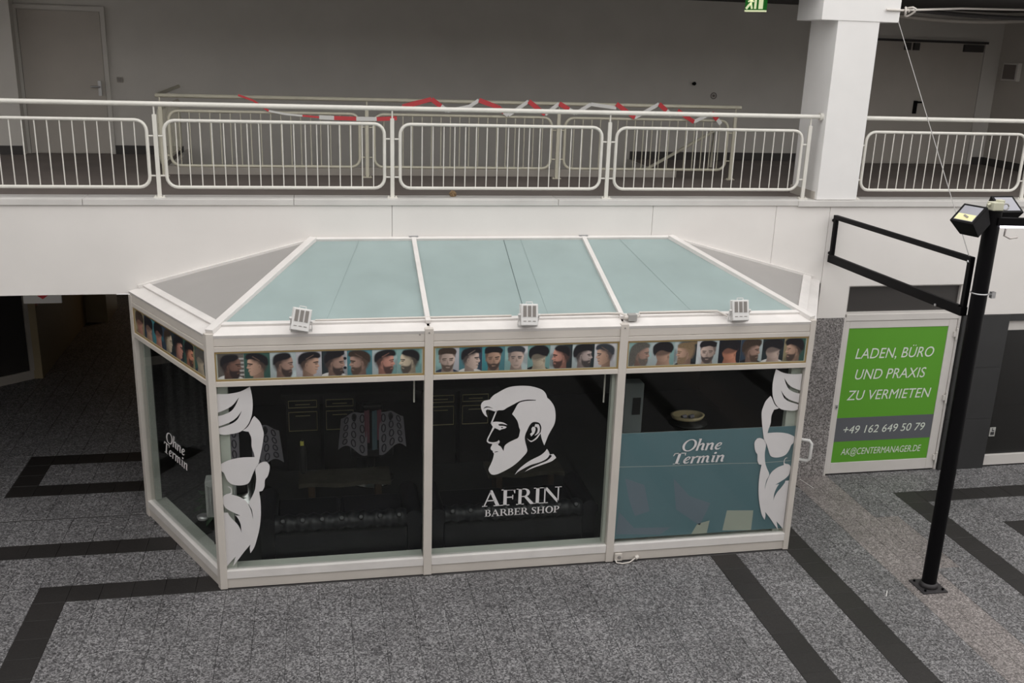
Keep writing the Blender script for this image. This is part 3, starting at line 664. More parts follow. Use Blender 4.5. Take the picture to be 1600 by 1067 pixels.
# ================================================================== LETTERING
def arc(cx, cy, rx, ry, a0, a1, n=10):
    return [(cx+rx*math.cos(math.radians(a0+(a1-a0)*k/n)), cy+ry*math.sin(math.radians(a0+(a1-a0)*k/n))) for k in range(n+1)]
def rect(x0, x1, y0, y1): return [(x0, y0), (x1, y0), (x1, y1), (x0, y1)]
def bowl(x0, y0, y1, w, t, th):
    ry = (y1-y0)/2; cy = (y0+y1)/2; rx = min(w*.75, ry*1.15)
    return [(x0, y0)]+arc(x0+w-rx, cy, rx, ry, -90, 90)+[(x0, y1), (x0, y1-th)]+arc(x0+w-rx, cy, rx-t, ry-th, 90, -90)+[(x0, y0+th)]
def ser(x0, x1, y): return [(x0, y), (x1, y), (x1, y+.045), (x0, y+.045)]
def serT(x0, x1): return [(x0, .955), (x1, .955), (x1, 1), (x0, 1)]
CAPS = {
 'A': (1.0, [[(.08, .03), (.15, .03), (.46, .84), (.44, 1.0)], [(.42, 1.0), (.53, 1.0), (.93, .03), (.73, .03), (.40, .88)], rect(.24, .68, .32, .385), ser(0, .28, 0), ser(.62, 1.02, 0)]),
 'F': (.80, [rect(.13, .31, 0, 1), ser(.02, .46, 0), serT(.02, .75), rect(.3, .72, .93, 1), [(.75, 1), (.69, 1), (.65, .93), (.71, .74), (.75, .74)], rect(.3, .62, .47, .54), rect(.60, .65, .37, .64)]),
 'R': (.92, [rect(.13, .30, 0, 1), ser(.02, .44, 0), serT(.02, .35), bowl(.28, .47, 1, .46, .17, .06), [(.42, .5), (.60, .5), (.96, .05), (1.02, .0), (.80, 0), (.74, .05)]]),
 'I': (.46, [rect(.15, .33, 0, 1), ser(.03, .45, 0), serT(.03, .45)]),
 'N': (1.1, [rect(.14, .21, 0, 1), ser(.0, .36, 0), serT(.0, .26), [(.08, 1), (.28, 1), (.94, .12), (.94, 0), (.86, 0)], rect(.87, .94, 0, 1), serT(.72, 1.08)]),
 'B': (.82, [rect(.13, .30, 0, 1), ser(.02, .35, 0), serT(.02, .35), bowl(.28, .52, 1, .40, .16, .06), bowl(.28, 0, .56, .48, .17, .06)]),
 'E': (.80, [rect(.13, .30, 0, 1), ser(.02, .45, 0), serT(.02, .45), rect(.3, .70, .93, 1), rect(.66, .71, .76, 1), rect(.3, .58, .48, .54), rect(.56, .60, .40, .62), rect(.3, .74, 0, .07), rect(.70, .76, 0, .26)]),
 'S': (.68, [stroke2d([(.57, .80), (.50, .93), (.34, .965), (.18, .90), (.15, .76), (.22, .63), (.38, .52), (.52, .40), (.57, .25), (.48, .09), (.32, .03), (.16, .07), (.08, .2)], [.05, .06, .08, .11, .14, .16, .17, .16, .14, .11, .08, .06, .05]), rect(.54, .59, .72, .98), rect(.06, .11, .02, .28)]),
 'H': (1.05, [rect(.13, .30, 0, 1), rect(.72, .89, 0, 1), rect(.3, .72, .47, .54), ser(.02, .41, 0), ser(.61, 1.0, 0), serT(.02, .41), serT(.61, 1.0)]),
 'P': (.80, [rect(.13, .30, 0, 1), ser(.02, .44, 0), serT(.02, .35), bowl(.28, .44, 1, .46, .17, .06)]),
 'O': (1.0, ['O']), ' ': (.36, [])}
LOW = {
 'O': (.98, ['Oi']),
 'h': (.62, [rect(.06, .20, 0, 1.03), rect(.0, .1, .98, 1.03), stroke2d([(.18, .42), (.28, .56), (.38, .60), (.46, .54), (.46, .12), (.50, .05), (.60, .08)], [.05, .09, .13, .15, .15, .11, .05])]),
 'n': (.62, [rect(.06, .20, 0, .62), rect(.0, .1, .56, .62), stroke2d([(.18, .42), (.28, .56), (.38, .60), (.46, .54), (.46, .12), (.50, .05), (.60, .08)], [.05, .09, .13, .15, .15, .11, .05])]),
 'm': (.95, [rect(.06, .20, 0, .62), rect(.0, .1, .56, .62), stroke2d([(.18, .42), (.27, .56), (.35, .60), (.42, .54), (.42, .0)], [.05, .09, .13, .14, .14]), stroke2d([(.42, .42), (.52, .56), (.62, .60), (.70, .54), (.72, .12), (.78, .05), (.90, .08)], [.05, .09, .13, .14, .14, .11, .05])]),
 'e': (.52, [stroke2d([(.12, .30), (.30, .33), (.42, .44), (.42, .56), (.30, .60), (.18, .50), (.12, .32), (.13, .16), (.22, .06), (.34, .06), (.46, .16)], [.05, .06, .08, .09, .09, .12, .15, .14, .12, .09, .04])]),
 'T': (.78, [rect(.32, .50, 0, 1), ser(.18, .64, 0), rect(.04, .80, .93, 1), [(.0, .74), (.06, .74), (.12, .93), (.1, 1), (.04, 1)], [(.80, .74), (.84, .74), (.82, 1), (.74, 1), (.74, .93)]]),
 'r': (.44, [rect(.06, .20, 0, .62), rect(.0, .1, .56, .62), stroke2d([(.18, .42), (.27, .55), (.36, .60), (.43, .56)], [.05, .08, .12, .15])]),
 'i': (.32, [rect(.07, .21, .08, .62), rect(.0, .1, .56, .62), stroke2d([(.14, .1), (.18, .05), (.30, .09)], [.14, .1, .05]), arc(.16, .84, .09, .09, 0, 330, 11)]),
 ' ': (.3, [])}
def letter_polys(text, font, shear=0, track=0):
    x = 0; out = []
    for ch in text:
        adv, gl = font[ch]
        for p in gl:
            if p == 'O': o, hs = arc(.5, .5, .47, .52, 0, 345, 23), [arc(.5, .5, .28, .45, 0, 345, 23)]
            elif p == 'Oi': o, hs = arc(.5, .5, .47, .52, 0, 345, 23), [arc(.5, .5, .31, .45, 0, 345, 23)]
            else: o, hs = p, []
            f = lambda q: (x+q[0]+shear*q[1], q[1])
            out.append(([f(q) for q in o], [[f(q) for q in h] for h in hs]))
        x += adv+track
    xs = [q[0] for o, h in out for q in o]
    return out, min(xs), max(xs)
def put_text(parent, mat, fr, text, font, u0, u1, z0, cap, n0, n1, shear=0):
    ps, a, b = letter_polys(text, font, shear); k = (u1-u0)/(b-a)
    f = lambda q: (u0+(q[0]-a)*k, z0+q[1]*cap); i = 0
    for ch in text:
        if ch == ' ': continue
        mb = MB()
        for o, hs in ps[i:i+len(font[ch][1])]:
            mb.prism([f(q) for q in o], fr, n0, n1, [[f(q) for q in h] for h in hs])
        i += len(font[ch][1]); mb.build('letter', mat, parent)
def put_sans(parent, mat, fr, text, u0, u1, z0, cap, n0, n1, shear=.2):
    cu = bpy.data.curves.new('t', 'FONT'); cu.body = text; cu.shear = shear; cu.resolution_u = 4; cu.offset = 0
    o = bpy.data.objects.new('t', cu); COL.objects.link(o)
    bpy.context.view_layer.update(); ev = o.evaluated_get(bpy.context.evaluated_depsgraph_get()); me = ev.to_mesh()
    vs = [v.co.copy() for v in me.vertices]; fs = [list(p.vertices) for p in me.polygons]; ev.to_mesh_clear()
    cu2 = cu.copy(); cu2.body = 'E'; o.data = cu2; bpy.context.view_layer.update(); ev = o.evaluated_get(bpy.context.evaluated_depsgraph_get()); me = ev.to_mesh()
    ch = max(v.co.y for v in me.vertices); ev.to_mesh_clear()
    bpy.data.objects.remove(o); bpy.data.curves.remove(cu); bpy.data.curves.remove(cu2)
    xa = min(v.x for v in vs); xb_ = max(v.x for v in vs); kx = (u1-u0)/(xb_-xa); ky = cap/ch
    P = [(u0+(v.x-xa)*kx, z0+v.y*ky) for v in vs]; N = len(P)
    ff = []
    for f in fs:
        ar = sum(P[f[i]][0]*P[f[(i+1) % len(f)]][1]-P[f[(i+1) % len(f)]][0]*P[f[i]][1] for i in range(len(f)))
        ff.append(f if ar > 0 else f[::-1])
    # one object per character: connected outlines, accents joined to the letter below
    par = list(range(N))
    def root(i):
        while par[i] != i: par[i] = par[par[i]]; i = par[i]
        return i
    for f in ff:
        for i in f[1:]: par[root(i)] = root(f[0])
    isl = {}
    for f in ff: isl.setdefault(root(f[0]), []).append(f)
    gs = []
    for fl_ in sorted(isl.values(), key=lambda q: -(max(P[i][1] for f in q for i in f)-min(P[i][1] for f in q for i in f))):
        lo = min(P[i][0]-shear*(P[i][1]-z0)*kx/ky for f in fl_ for i in f); hi = max(P[i][0]-shear*(P[i][1]-z0)*kx/ky for f in fl_ for i in f)
        for g in gs:
            if lo > g[0]-.004 and hi < g[1]+.004: g[2].extend(fl_); break
        else: gs.append([lo, hi, list(fl_)])
    for lo, hi, fl_ in sorted(gs, key=lambda g: g[0]):
        ids = sorted({i for f in fl_ for i in f}); mp = {q: j for j, q in enumerate(ids)}
        MB().add([fr.at(P[i][0], n1, P[i][1]) for i in ids], [[mp[i] for i in f] for f in fl_]).build('letter', mat, parent)

# ---- the green letting sign on the door
FD = Fr((0, .05, 0), (1, 0, 0))
sg = thing('letting_sign', 'green and grey letting sign with white lettering on the white door', 'sign', (5.16, .045, .17))
b = MB(); FD.box(b, 4.472, 5.863, .008, .014, .17, 2.003); b.build('sign_panel', 'sign_green', sg)
b = MB(); FD.box(b, 4.472, 5.863, .014, .0155, .465, .795); b.build('grey_band', 'sign_grey', sg)
for txt, a, c, z, cap, mt in (('LADEN, BÜRO', 4.61, 5.715, 1.60, .135, 'sign_white'), ('UND PRAXIS', 4.645, 5.645, 1.32, .135, 'sign_white'), ('ZU VERMIETEN', 4.57, 5.765, 1.04, .13, 'sign_white'),
                              ('+49 162 649 50 79', 4.585, 5.76, .577, .105, 'sign_white'), ('AK@CENTERMANAGER.DE', 4.595, 5.755, .275, .09, 'sign_white')):
    put_sans(sg, mt, FD, txt, a, c, z, cap, .015, .0175, .18)
# ================================================================== THE KIOSK
YF = -1.754
K = [-3.086, -1.031, .930, 2.993]
KL, KR = V3(-4.046, 0, 0), V3(3.955, 0, 0)
kiosk = thing('barber_kiosk', 'white framed glass barber shop bay with sloping roof in front of the gallery', 'kiosk', (-.05, -.9, 0))
FF = Fr((0, YF, 0), (1, 0, 0))
FL = Fr(KL, V3(K[0], YF, 0)-KL); LL = (V3(K[0], YF, 0)-KL).length
FRt = Fr((K[3], YF, 0), KR-V3(K[3], YF, 0)); LR = LL

# printed portraits -------------------------------------------------------------
SK = {'d': (.16, .09, .07), 'b': (.31, .20, .16), 't': (.42, .27, .20), 'p': (.48, .37, .32), 'r': (.46, .23, .18), 'o': (.52, .23, .15), 'g': (.38, .31, .29), 'y': (.47, .40, .30)}
HA = {'k': (.012, .011, .014), 'n': (.045, .03, .022), 'g': (.10, .095, .085), 'l': (.20, .14, .08), 's': (.035, .04, .05)}
BG = {'brick': (.11, .10, .09), 'green': (.035, .09, .075), 'pale': (.36, .42, .43), 'grey': (.40, .40, .43), 'white': (.50, .50, .52), 'teal': (.07, .19, .22), 'teal2': (.20, .34, .33),
      'sea': (.05, .22, .25), 'dark': (.02, .03, .035), 'black': (.01, .012, .02), 'tan': (.26, .22, .13), 'blue': (.10, .17, .25), 'mint': (.16, .30, .29), 'night': (.03, .05, .08)}
def ell(cx, cy, rx, ry, n=14): return arc(cx, cy, rx, ry, 0, 360*(n-1)/n, n-1)
PNX, PNY = 60, 64
GX, GY = np.meshgrid(np.linspace(0, 1, PNX), np.linspace(0, 1, PNY))
def pmask(poly, gx, gy, feather):
    P = np.array(poly); Q = np.roll(P, -1, 0); ins = np.zeros(gx.shape, bool); dm = np.full(gx.shape, 9.)
    for (x0, y0), (x1, y1) in zip(P, Q):
        c = ((y0 > gy) != (y1 > gy)) & (gx < (x1-x0)*(gy-y0)/((y1-y0) if abs(y1-y0) > 1e-9 else 1e-9)+x0); ins ^= c
        dx, dy = x1-x0, y1-y0; L = dx*dx+dy*dy
        t = np.clip(((gx-x0)*dx+(gy-y0)*dy)/max(L, 1e-9), 0, 1); dm = np.minimum(dm, (gx-x0-t*dx)**2+(gy-y0-t*dy)**2)
    d = np.sqrt(dm); return np.clip(.5+np.where(ins, d, -d)/feather, 0, 1)
def portrait(view, skin, hair, bg, bg2, beard, style, shirt, seed):
    """colours of one printed haircut photo on a fine grid"""
    rn = random.Random(seed); rs = np.random.RandomState(seed); gx = 1-GX if view[0] == 'L' else GX; gy = GY
    s = np.array(SK[skin]); h = np.array(HA[hair]); C = np.zeros(GX.shape+(3,))
    w = np.clip((gx-.35)/.5, 0, 1)[..., None]; C[:] = np.array(BG[bg])*(1-w)+np.array(BG[bg2])*w
    C *= (.8+.4*gy)[..., None]
    def put(poly, col, f=.03, k=1.0, tr=True):
        if tr: poly = [(.49+(x-.5)*1.28+rn.uniform(-.014, .014), .46+(y-.5)*1.14+rn.uniform(-.012, .012)) for x, y in poly]
        a = (pmask(smooth(poly, 3, 75), gx, gy, f*.72)*k)[..., None]; C[:] = C*(1-a)+np.asarray(col)*a
    for q in range(3):
        put(ell(rn.random(), rn.random(), .1+.15*rn.random(), .1+.2*rn.random()), np.array(BG[bg])*rn.uniform(.3, 1.7), .15, .5, False)
    if bg == 'brick':
        for k in range(5): put(rect(.74, 1.1, .12+.16*k, .19+.16*k), (.40, .39, .38), .02, 1, False)
    if bg2 == 'white' and bg == 'dark':
        for k in range(5): put(ell(.82+.1*(k % 2), .12+.19*k, .07, .06), BG['black'], .03, 1, False)
        put(rect(.2, .9, .86, 1.1), BG['black'], .05, 1, False)
    if shirt: put([(-.05, -.1), (.06, .10), (.34, .22), (.5, .12), (.66, .2), (.9, .08), (1.05, -.1)], shirt, .03)
    lit = s*(.72+.55*np.clip((gx-.35)/.45, 0, 1))[..., None]*(.8+.3*gy)[..., None]; shade = s*.5
    if view in ('R', 'L'):
        put([(.28, -.1), (.31, .2), (.30, .46), (.62, .38), (.62, .2), (.70, -.1)], lit*.7, .05)
        put([(.28, .78), (.27, .56), (.33, .38), (.48, .24), (.62, .17), (.71, .18), (.75, .24), (.745, .31), (.785, .34), (.77, .40), (.84, .455), (.79, .56), (.80, .68), (.74, .82), (.5, .9)], lit, .03)
        put([(.22, .80), (.21, .52), (.28, .34), (.36, .38), (.44, .55), (.50, .66), (.62, .70), (.70, .80), (.5, .9)], h*.88+s*.12, .20, 1)
        H = {0: [(.20, .56), (.26, .54), (.34, .64), (.54, .72), (.68, .76), (.76, .82), (.72, .91), (.60, .96), (.42, .95), (.28, .89), (.20, .76)],
             1: [(.18, .56), (.25, .54), (.34, .65), (.54, .73), (.68, .755), (.80, .74), (.87, .80), (.83, .92), (.68, .975), (.46, .96), (.28, .90), (.18, .76)],
             2: [(.17, .52), (.25, .50), (.34, .62), (.48, .70), (.66, .74), (.80, .70), (.86, .82), (.82, .95), (.62, 1.0), (.40, .985), (.24, .92), (.15, .72)],
             3: [(.08, .06), (.20, .02), (.34, .2), (.36, .45), (.46, .62), (.62, .76), (.80, .78), (.80, .90), (.62, .985), (.40, .97), (.22, .86), (.12, .6)],
             4: [(.22, .68), (.36, .66), (.56, .72), (.76, .74), (.80, .84), (.66, .92), (.46, .93), (.30, .97), (.14, .98), (.10, .88), (.2, .84)]}[style]
        hc = h*(.75+.5*rs.rand(*GX.shape))[..., None]
        put(H, hc, .08)
        put(ell(.435, .50, .045, .08), lit*1.0, .04); put(ell(.44, .50, .02, .045), shade, .04)
        if beard:
            put([(.45, .46), (.52, .37), (.64, .36), (.74, .385), (.775, .335), (.775, .20), (.70, .10-.03*beard), (.56, .12-.02*beard), (.46, .26)], hc*.8+s*.12, .09)
            put([(.68, .29), (.76, .31), (.76, .28), (.69, .26)], s*.7, .03)
        put([(.64, .60), (.79, .625), (.80, .59), (.66, .57)], h, .03); put([(.69, .555), (.775, .555), (.77, .52), (.70, .52)], shade*.5, .04)
        put([(.70, .46), (.80, .44), (.77, .40), (.70, .42)], shade, .05, .7); put([(.70, .335), (.77, .335), (.77, .315), (.70, .315)], shade*.7, .03)
        if style == 1: put([(.42, .72), (.64, .86), (.66, .84), (.44, .70)], s*.5, .03, .7)
    elif view in ('F', 'LF'):
        put([(.28, -.1), (.33, .3), (.68, .3), (.74, -.1)], lit*.6, .04)
        put([(.27, .76), (.26, .52), (.32, .32), (.44, .17), (.56, .15), (.66, .24), (.74, .42), (.76, .60), (.74, .78), (.5, .86)], lit, .03)
        put(ell(.255, .50, .03, .07), shade, .04)
        put([(.22, .58), (.23, .80), (.30, .88), (.33, .70), (.27, .54)], h*.6+s*.3, .08); put([(.78, .62), (.78, .82), (.71, .88), (.69, .74)], h*.6+s*.3, .08)
        hc = h*(.7+.6*rs.rand(*GX.shape))[..., None]
        put([(.20, .74), (.32, .73), (.46, .77), (.62, .75), (.78, .73), (.82, .84), (.74, .95), (.54, .99), (.34, .97), (.20, .90)], hc, .05)
        if beard:
            put([(.27, .48), (.33, .39), (.42, .34), (.52, .36), (.62, .34), (.70, .40), (.74, .48), (.70, .26), (.58, .10), (.44, .10), (.32, .26)], hc*.85+s*.12, .07)
            put([(.45, .285), (.59, .285), (.57, .25), (.47, .25)], s*.65, .03)
        else: put([(.42, .28), (.60, .28), (.57, .24), (.45, .24)], shade, .03)
        for x0, x1 in ((.33, .47), (.56, .70)):
            put([(x0, .595), (x1, .61), (x1, .57), (x0, .56)], h, .03); put([(x0+.02, .54), (x1-.02, .545), (x1-.02, .505), (x0+.02, .50)], s*.3, .04)
        put([(.50, .55), (.57, .40), (.47, .38), (.49, .42)], shade, .05, .8)
    else:
        put([(.10, -.1), (.28, .10), (.34, .44), (.74, .44), (.76, .14), (.95, -.1)], lit*.85, .05)
        put([(.26, .72), (.28, .40), (.40, .24), (.60, .24), (.72, .42), (.76, .72), (.5, .86)], lit, .05)
        put([(.20, .72), (.25, .50), (.38, .44), (.62, .48), (.76, .54), (.82, .72), (.5, .9)], h*.7+s*.3, .14)
        hc = h*(.75+.5*rs.rand(*GX.shape))[..., None]
        put([(.15, .60), (.23, .44), (.30, .60), (.46, .66), (.66, .60), (.80, .56), (.87, .74), (.79, .92), (.56, .99), (.34, .97), (.17, .84)], hc, .07)
        put(ell(.70, .40, .04, .08), s*.75, .04); put(ell(.70, .40, .018, .045), shade, .04)
        if style: put([(.40, .42), (.54, .46), (.66, .40), (.66, .37), (.54, .42), (.42, .39)], h*.5+s*.4, .05, .7)
    return np.clip(C*(.95+.1*rs.rand(*GX.shape))[..., None], 0, 1)
WT = (.55, .55, .54); NV = (.02, .03, .06); BK = (.012, .012, .015)
P1 = [('R', 'd', 'k', 'brick', 'brick', 1, 0, WT), ('L', 't', 'k', 'green', 'green', 0, 1, None), ('R', 'b', 'k', 'pale', 'pale', 1, 0, None), ('R', 't', 'k', 'grey', 'grey', 0, 1, None),
      ('R', 'b', 'k', 'dark', 'white', 1, 0, WT), ('L', 'b', 'n', 'teal', 'teal', 1, 1, None), ('R', 'r', 'k', 'pale', 'mint', 2, 1, None), ('L', 'y', 'k', 'mint', 'teal2', 2, 0, None)]
P2 = [('F', 'p', 'n', 'teal2', 'grey', 1, 0, NV), ('R', 'p', 'k', 'teal', 'night', 0, 1, WT), ('F', 't', 'k', 'sea', 'teal', 1, 0, None), ('F', 'p', 's', 'teal2', 'white', 0, 1, None),
      ('B', 'y', 'k', 'mint', 'mint', 0, 1, BK), ('L', 'r', 'k', 'dark', 'pale', 1, 0, None), ('R', 'g', 'k', 'pale', 'dark', 1, 2, None), ('L', 't', 's', 'white', 'white', 0, 1, None)]
P3 = [('R', 'b', 'g', 'teal2', 'pale', 1, 3, None), ('B', 't', 'k', 'pale', 'teal2', 0, 0, None), ('L', 't', 'l', 'dark', 'pale', 1, 4, BK), ('LF', 'p', 'k', 'pale', 'white', 1, 0, None),
      ('B', 'o', 'k', 'black', 'black', 0, 0, None), ('R', 'b', 'n', 'night', 'pale', 1, 2, BK), ('B', 'p', 'k', 'dark', 'dark', 0, 0, WT), ('L', 't', 'k', 'green', 'tan', 1, 2, None)]
P4 = [('B', 'r', 'n', 'tan', 'tan', 0, 0, None), ('B', 't', 'k', 'night', 'teal', 0, 1, None), ('B', 'r', 'k', 'sea', 'night', 0, 1, None), ('R', 'y', 'n', 'night', 'dark', 0, 0, NV),
      ('R', 'r', 'k', 'dark', 'dark', 0, 2, NV), ('R', 'o', 'k', 'green', 'tan', 1, 2, None), ('B', 'y', 'g', 'green', 'night', 0, 0, NV)]
def poster_strip(fr, u0, u1, z0, z1, specs, seed):
    bd = MB(); fr.box(bd, u0, u1, -.03, -.012, z0, z1)
    root = bd.build('haircut_poster', 'paper', kiosk)
    g = MB(); t = .014
    fr.box(g, u0, u1, -.012, -.002, z0, z0+t); fr.box(g, u0, u1, -.012, -.002, z1-t, z1); fr.box(g, u0, u0+t, -.012, -.002, z0+t, z1-t); fr.box(g, u1-t, u1, -.012, -.002, z0+t, z1-t)
    g.build('gold_border', 'gold', root)
    a0 = u0+t+.012; w = (u1-u0-2*t-.024)/len(specs); b0 = z0+t+.006; hh = z1-z0-2*t-.012
    for i, sp in enumerate(specs):
        C = portrait(*sp, seed*50+i); m = MB(); U0, U1 = a0+w*(i+.004), a0+w*(i+.996)
        m.add([fr.at(U0+(U1-U0)*ix/(PNX-1), -.0105, b0+hh*iy/(PNY-1)) for iy in range(PNY) for ix in range(PNX)],
              [(iy*PNX+ix, iy*PNX+ix+1, (iy+1)*PNX+ix+1, (iy+1)*PNX+ix) for iy in range(PNY-1) for ix in range(PNX-1)])
        o = m.build('portrait_photo', 'photo_print', root)
        ca = o.data.color_attributes.new('Col', 'FLOAT_COLOR', 'POINT')
        ca.data.foreach_set('color', np.concatenate([C.reshape(-1, 3), np.ones((PNX*PNY, 1))], 1).astype(np.float32).ravel())

def bay(fr, u0, u1, posters, seed):
    b = MB(); fr.box(b, u0, u1, -.06, -.004, 0, .105); b.build('plinth_board', 'frame', kiosk, bev=.003)
    b = MB(); fr.box(b, u0, u1, -.07, .008, .108, .196); b.build('bottom_rail', 'frame_cap', kiosk, bev=.004)
    b = MB(); fr.box(b, u0, u1, -.20, -.07, .0, .185); b.build('inner_kerb', 'frame_inside', kiosk)
    g = MB(); fr.box(g, u0, u1, -.036, -.030, .196, 2.137); pane = g.build('window_pane', 'glass', kiosk)
    b = MB(); fr.box(b, u0, u1, -.07, .010, 2.137, 2.188); b.build('transom_bar', 'frame', kiosk, bev=.004)
    b = MB(); fr.box(b, u0, u1, -.07, .006, 2.478, 2.528); b.build('head_rail', 'frame', kiosk, bev=.004)
    b = MB(); fr.box(b, u0, u1, -.06, .0, 2.532, 2.636); b.build('fascia_board', 'frame', kiosk, bev=.003)
    poster_strip(fr, u0, u1, 2.19, 2.476, posters, seed)
    return pane
e = .042
panes = [bay(FF, K[0]+.055, K[1]-e, P1, 1), bay(FF, K[1]+e, K[2]-e, P2, 2), bay(FF, K[2]+e, K[3]-.045, P3, 3)]
pane_l = bay(FL, .05, LL-.055, P4, 4)
pane_r = bay(FRt, .05, LR-.06, P4[::-1], 5)

def cpost(name, plan, z0, z1, mat='frame'):
    m = MB(); n = len(plan); vs = [(p[0], p[1], z0) for p in plan]+[(p[0], p[1], z1) for p in plan]
    ar = sum(plan[i][0]*plan[(i+1) % n][1]-plan[(i+1) % n][0]*plan[i][1] for i in range(n))
    fs = [tuple(reversed(range(n))), tuple(range(n, 2*n))]+[(i, (i+1) % n, (i+1) % n+n, i+n) for i in range(n)]
    if ar < 0: fs = [f[::-1] for f in fs]
    m.add(vs, fs); return m.build(name, mat, kiosk, bev=.003)
for x in K[1:3]:
    b = MB(); FF.box(b, x-e, x+e, -.1, .014, 0, 2.66); b.build('post', 'frame', kiosk, bev=.004)
# corner posts wrap round both faces
c = V3(K[0], YF, 0); a1 = c+FF.N*.012; a2 = c+FL.N*.012; mid_ = c+(FF.N+FL.N).normalized()*.016
cpost('corner_post', [mid_, a1+V3(.058, 0, 0), a1+V3(.058, .085, 0), c+V3(.02, .12, 0), a2-FL.U*.058-FL.N*.085, a2-FL.U*.058], 0, 2.655)
c = V3(K[3], YF, 0); a1 = c+FF.N*.012; a2 = c+FRt.N*.012; mid_ = c+(FF.N+FRt.N).normalized()*.016
cpost('corner_post', [mid_, a2+FRt.U*.055, a2+FRt.U*.055-FRt.N*.085, c+V3(-.02, .12, 0), a1+V3(-.05, .085, 0), a1-V3(.05, 0, 0)], 0, 2.655)
b = MB(); FL.box(b, -.02, .055, -.08, .012, 0, 2.60); b.build('wall_post', 'frame', kiosk, bev=.003)
b = MB(); FRt.box(b, LR-.065, LR-.01, -.08, .012, 0, 2.64); b.build('wall_post', 'frame', kiosk, bev=.003)

for fr, ua, ub in ((FF, K[0]+.06, K[0]+.15), (FF, K[3]-.16, K[3]-.05), (FF, K[2]-e-.03, K[2]-e), (FL, .06, .09), (FL, LL-.13, LL-.06)):
    b = MB(); fr.box(b, ua, ub, -.14, -.075, .19, 2.14); b.build('inner_jamb', 'frame_inside', kiosk)
# eaves: sloping cap behind the fascia, then the roof
def isect(p, d, q, e_):
    t = ((q.x-p.x)*e_.y-(q.y-p.y)*e_.x)/(d.x*e_.y-d.y*e_.x); return V3(p.x+d.x*t, p.y+d.y*t, 0)
def inset(k):   # eave line inset by k: corner points (back left, front left, front right, back right)
    pF = V3(0, YF+k, 0); pl_ = KL-FL.N*k; pr_ = KR-FRt.N*k
    return (isect(pl_, FL.U, V3(0, -.004, 0), V3(1, 0, 0)), isect(pl_, FL.U, pF, V3(1, 0, 0)), isect(pr_, FRt.U, pF, V3(1, 0, 0)), isect(pr_, FRt.U, V3(0, -.004, 0), V3(1, 0, 0)))
E0 = inset(-.012); E1 = inset(.13); E2 = inset(.145)
zc0, zc1 = 2.640, 2.690
for i in range(3):
    parts = [(E0[i], E0[i+1], E1[i+1], E1[i])]
    if i == 1:
        xs = [None, K[1], K[2], None]; parts = []
        for j in range(3):
            l0 = E0[1] if j == 0 else V3(K[j]+.012, E0[1].y, 0); l1 = E1[1] if j == 0 else V3(K[j]+.012, E1[1].y, 0)
            q0 = E0[2] if j == 2 else V3(K[j+1]-.012, E0[1].y, 0); q1 = E1[2] if j == 2 else V3(K[j+1]-.012, E1[1].y, 0)
            parts.append((l0, q0, q1, l1))
    for (p, q, r_, s_) in parts:
        up = V3(0, 0, 1)
        m = MB(); m.quad([p+up*zc0, q+up*zc0, r_+up*zc1, s_+up*zc1], .035); m.build('eaves_cap', 'frame_cap', kiosk, bev=.003)
R0, R1, R2, R3 = [V3(x, -.015, 3.185) for x in (-2.10, -1.013, .9365, 1.982)]
ze = 2.70
eL, e0, e3, eR = [V3(p.x, p.y, ze) for p in E2]
eL.z = ze-.005; eR.z = ze-.005
eL = V3(-3.87, -.015, ze); eR = V3(3.78, -.015, ze)
e1 = V3(K[1], e0.y, ze); e2 = V3(K[2], e0.y, ze)
rp_ = []
for q in ([e0, e1, R1, R0], [e1, e2, R2, R1], [e2, e3, R3, R2]):
    rp_.append(MB().quad(q, .012).build('roof_pane', 'roof_film', kiosk))
for q in ([eL, e0, R0], [e3, eR, R3]): MB().quad(q, .012).build('roof_gable_pane', 'roof_grey', kiosk)
nF = (e1-e0).cross(R0-e0).normalized()
nL = (e0-eL).cross(R0-eL).normalized(); nR = (eR-e3).cross(R3-e3).normalized()
def rbar(name, p, q, w, h, n, up=.012, mat='frame_cap'):
    n = Vector(n); MB().bar(Vector(p)+n*up, Vector(q)+n*up, w, h, n).build(name, mat, kiosk, bev=.004)
rbar('roof_bar', e1-V3(0, .05, .012), R1, .05, .04, nF); rbar('roof_bar', e2-V3(0, .05, .012), R2, .05, .04, nF)
nh = (nF+nL).normalized(); nh2 = (nF+nR).normalized()
cl, cr = V3(E0[1].x+.03, E0[1].y+.04, 2.655), V3(E0[2].x-.03, E0[2].y+.04, 2.655)
rbar('hip_bar', cl, R0, .085, .045, nh, .016); rbar('hip_bar', cr, R3, .085, .045, nh2, .016)
rbar('ridge_flashing', R0+V3(0, -.01, .0), R3+V3(0, -.01, .0), .05, .05, nF, .0)
rbar('eaves_bar', e0+V3(0, .0, 0), e3, .05, .03, nF, .004)
rbar('gable_flashing', eL+V3(-.08, 0, -.01), R0, .04, .04, (0, -1, 0), 0); rbar('gable_flashing', eR+V3(.08, 0, -.01), R3, .04, .04, (0, -1, 0), 0)
rbar('gable_eaves_bar', eL, e0, .07, .03, nL, .004); rbar('gable_eaves_bar', eR, e3, .10, .03, nR, .004)
for p in (R1, R2): MB().box(p.x-.05, p.x+.05, -.03, .0, 3.20, 3.225).build('bar_bracket', 'zinc', kiosk)
MB().bar(R1.lerp(R2, .52)+nF*.002, e1.lerp(e2, .50)+nF*.002, .006, .004, nF).build('film_seam', 'seam', rp_[1])
for k, t in enumerate((.62,)):
    MB().bar(R1.lerp(R2, t)+nF*.0012-V3(0, .02, 0), e1.lerp(e2, t)+nF*.0012, .003, .002, nF).build('film_seam', 'roof_seam', rp_[1])
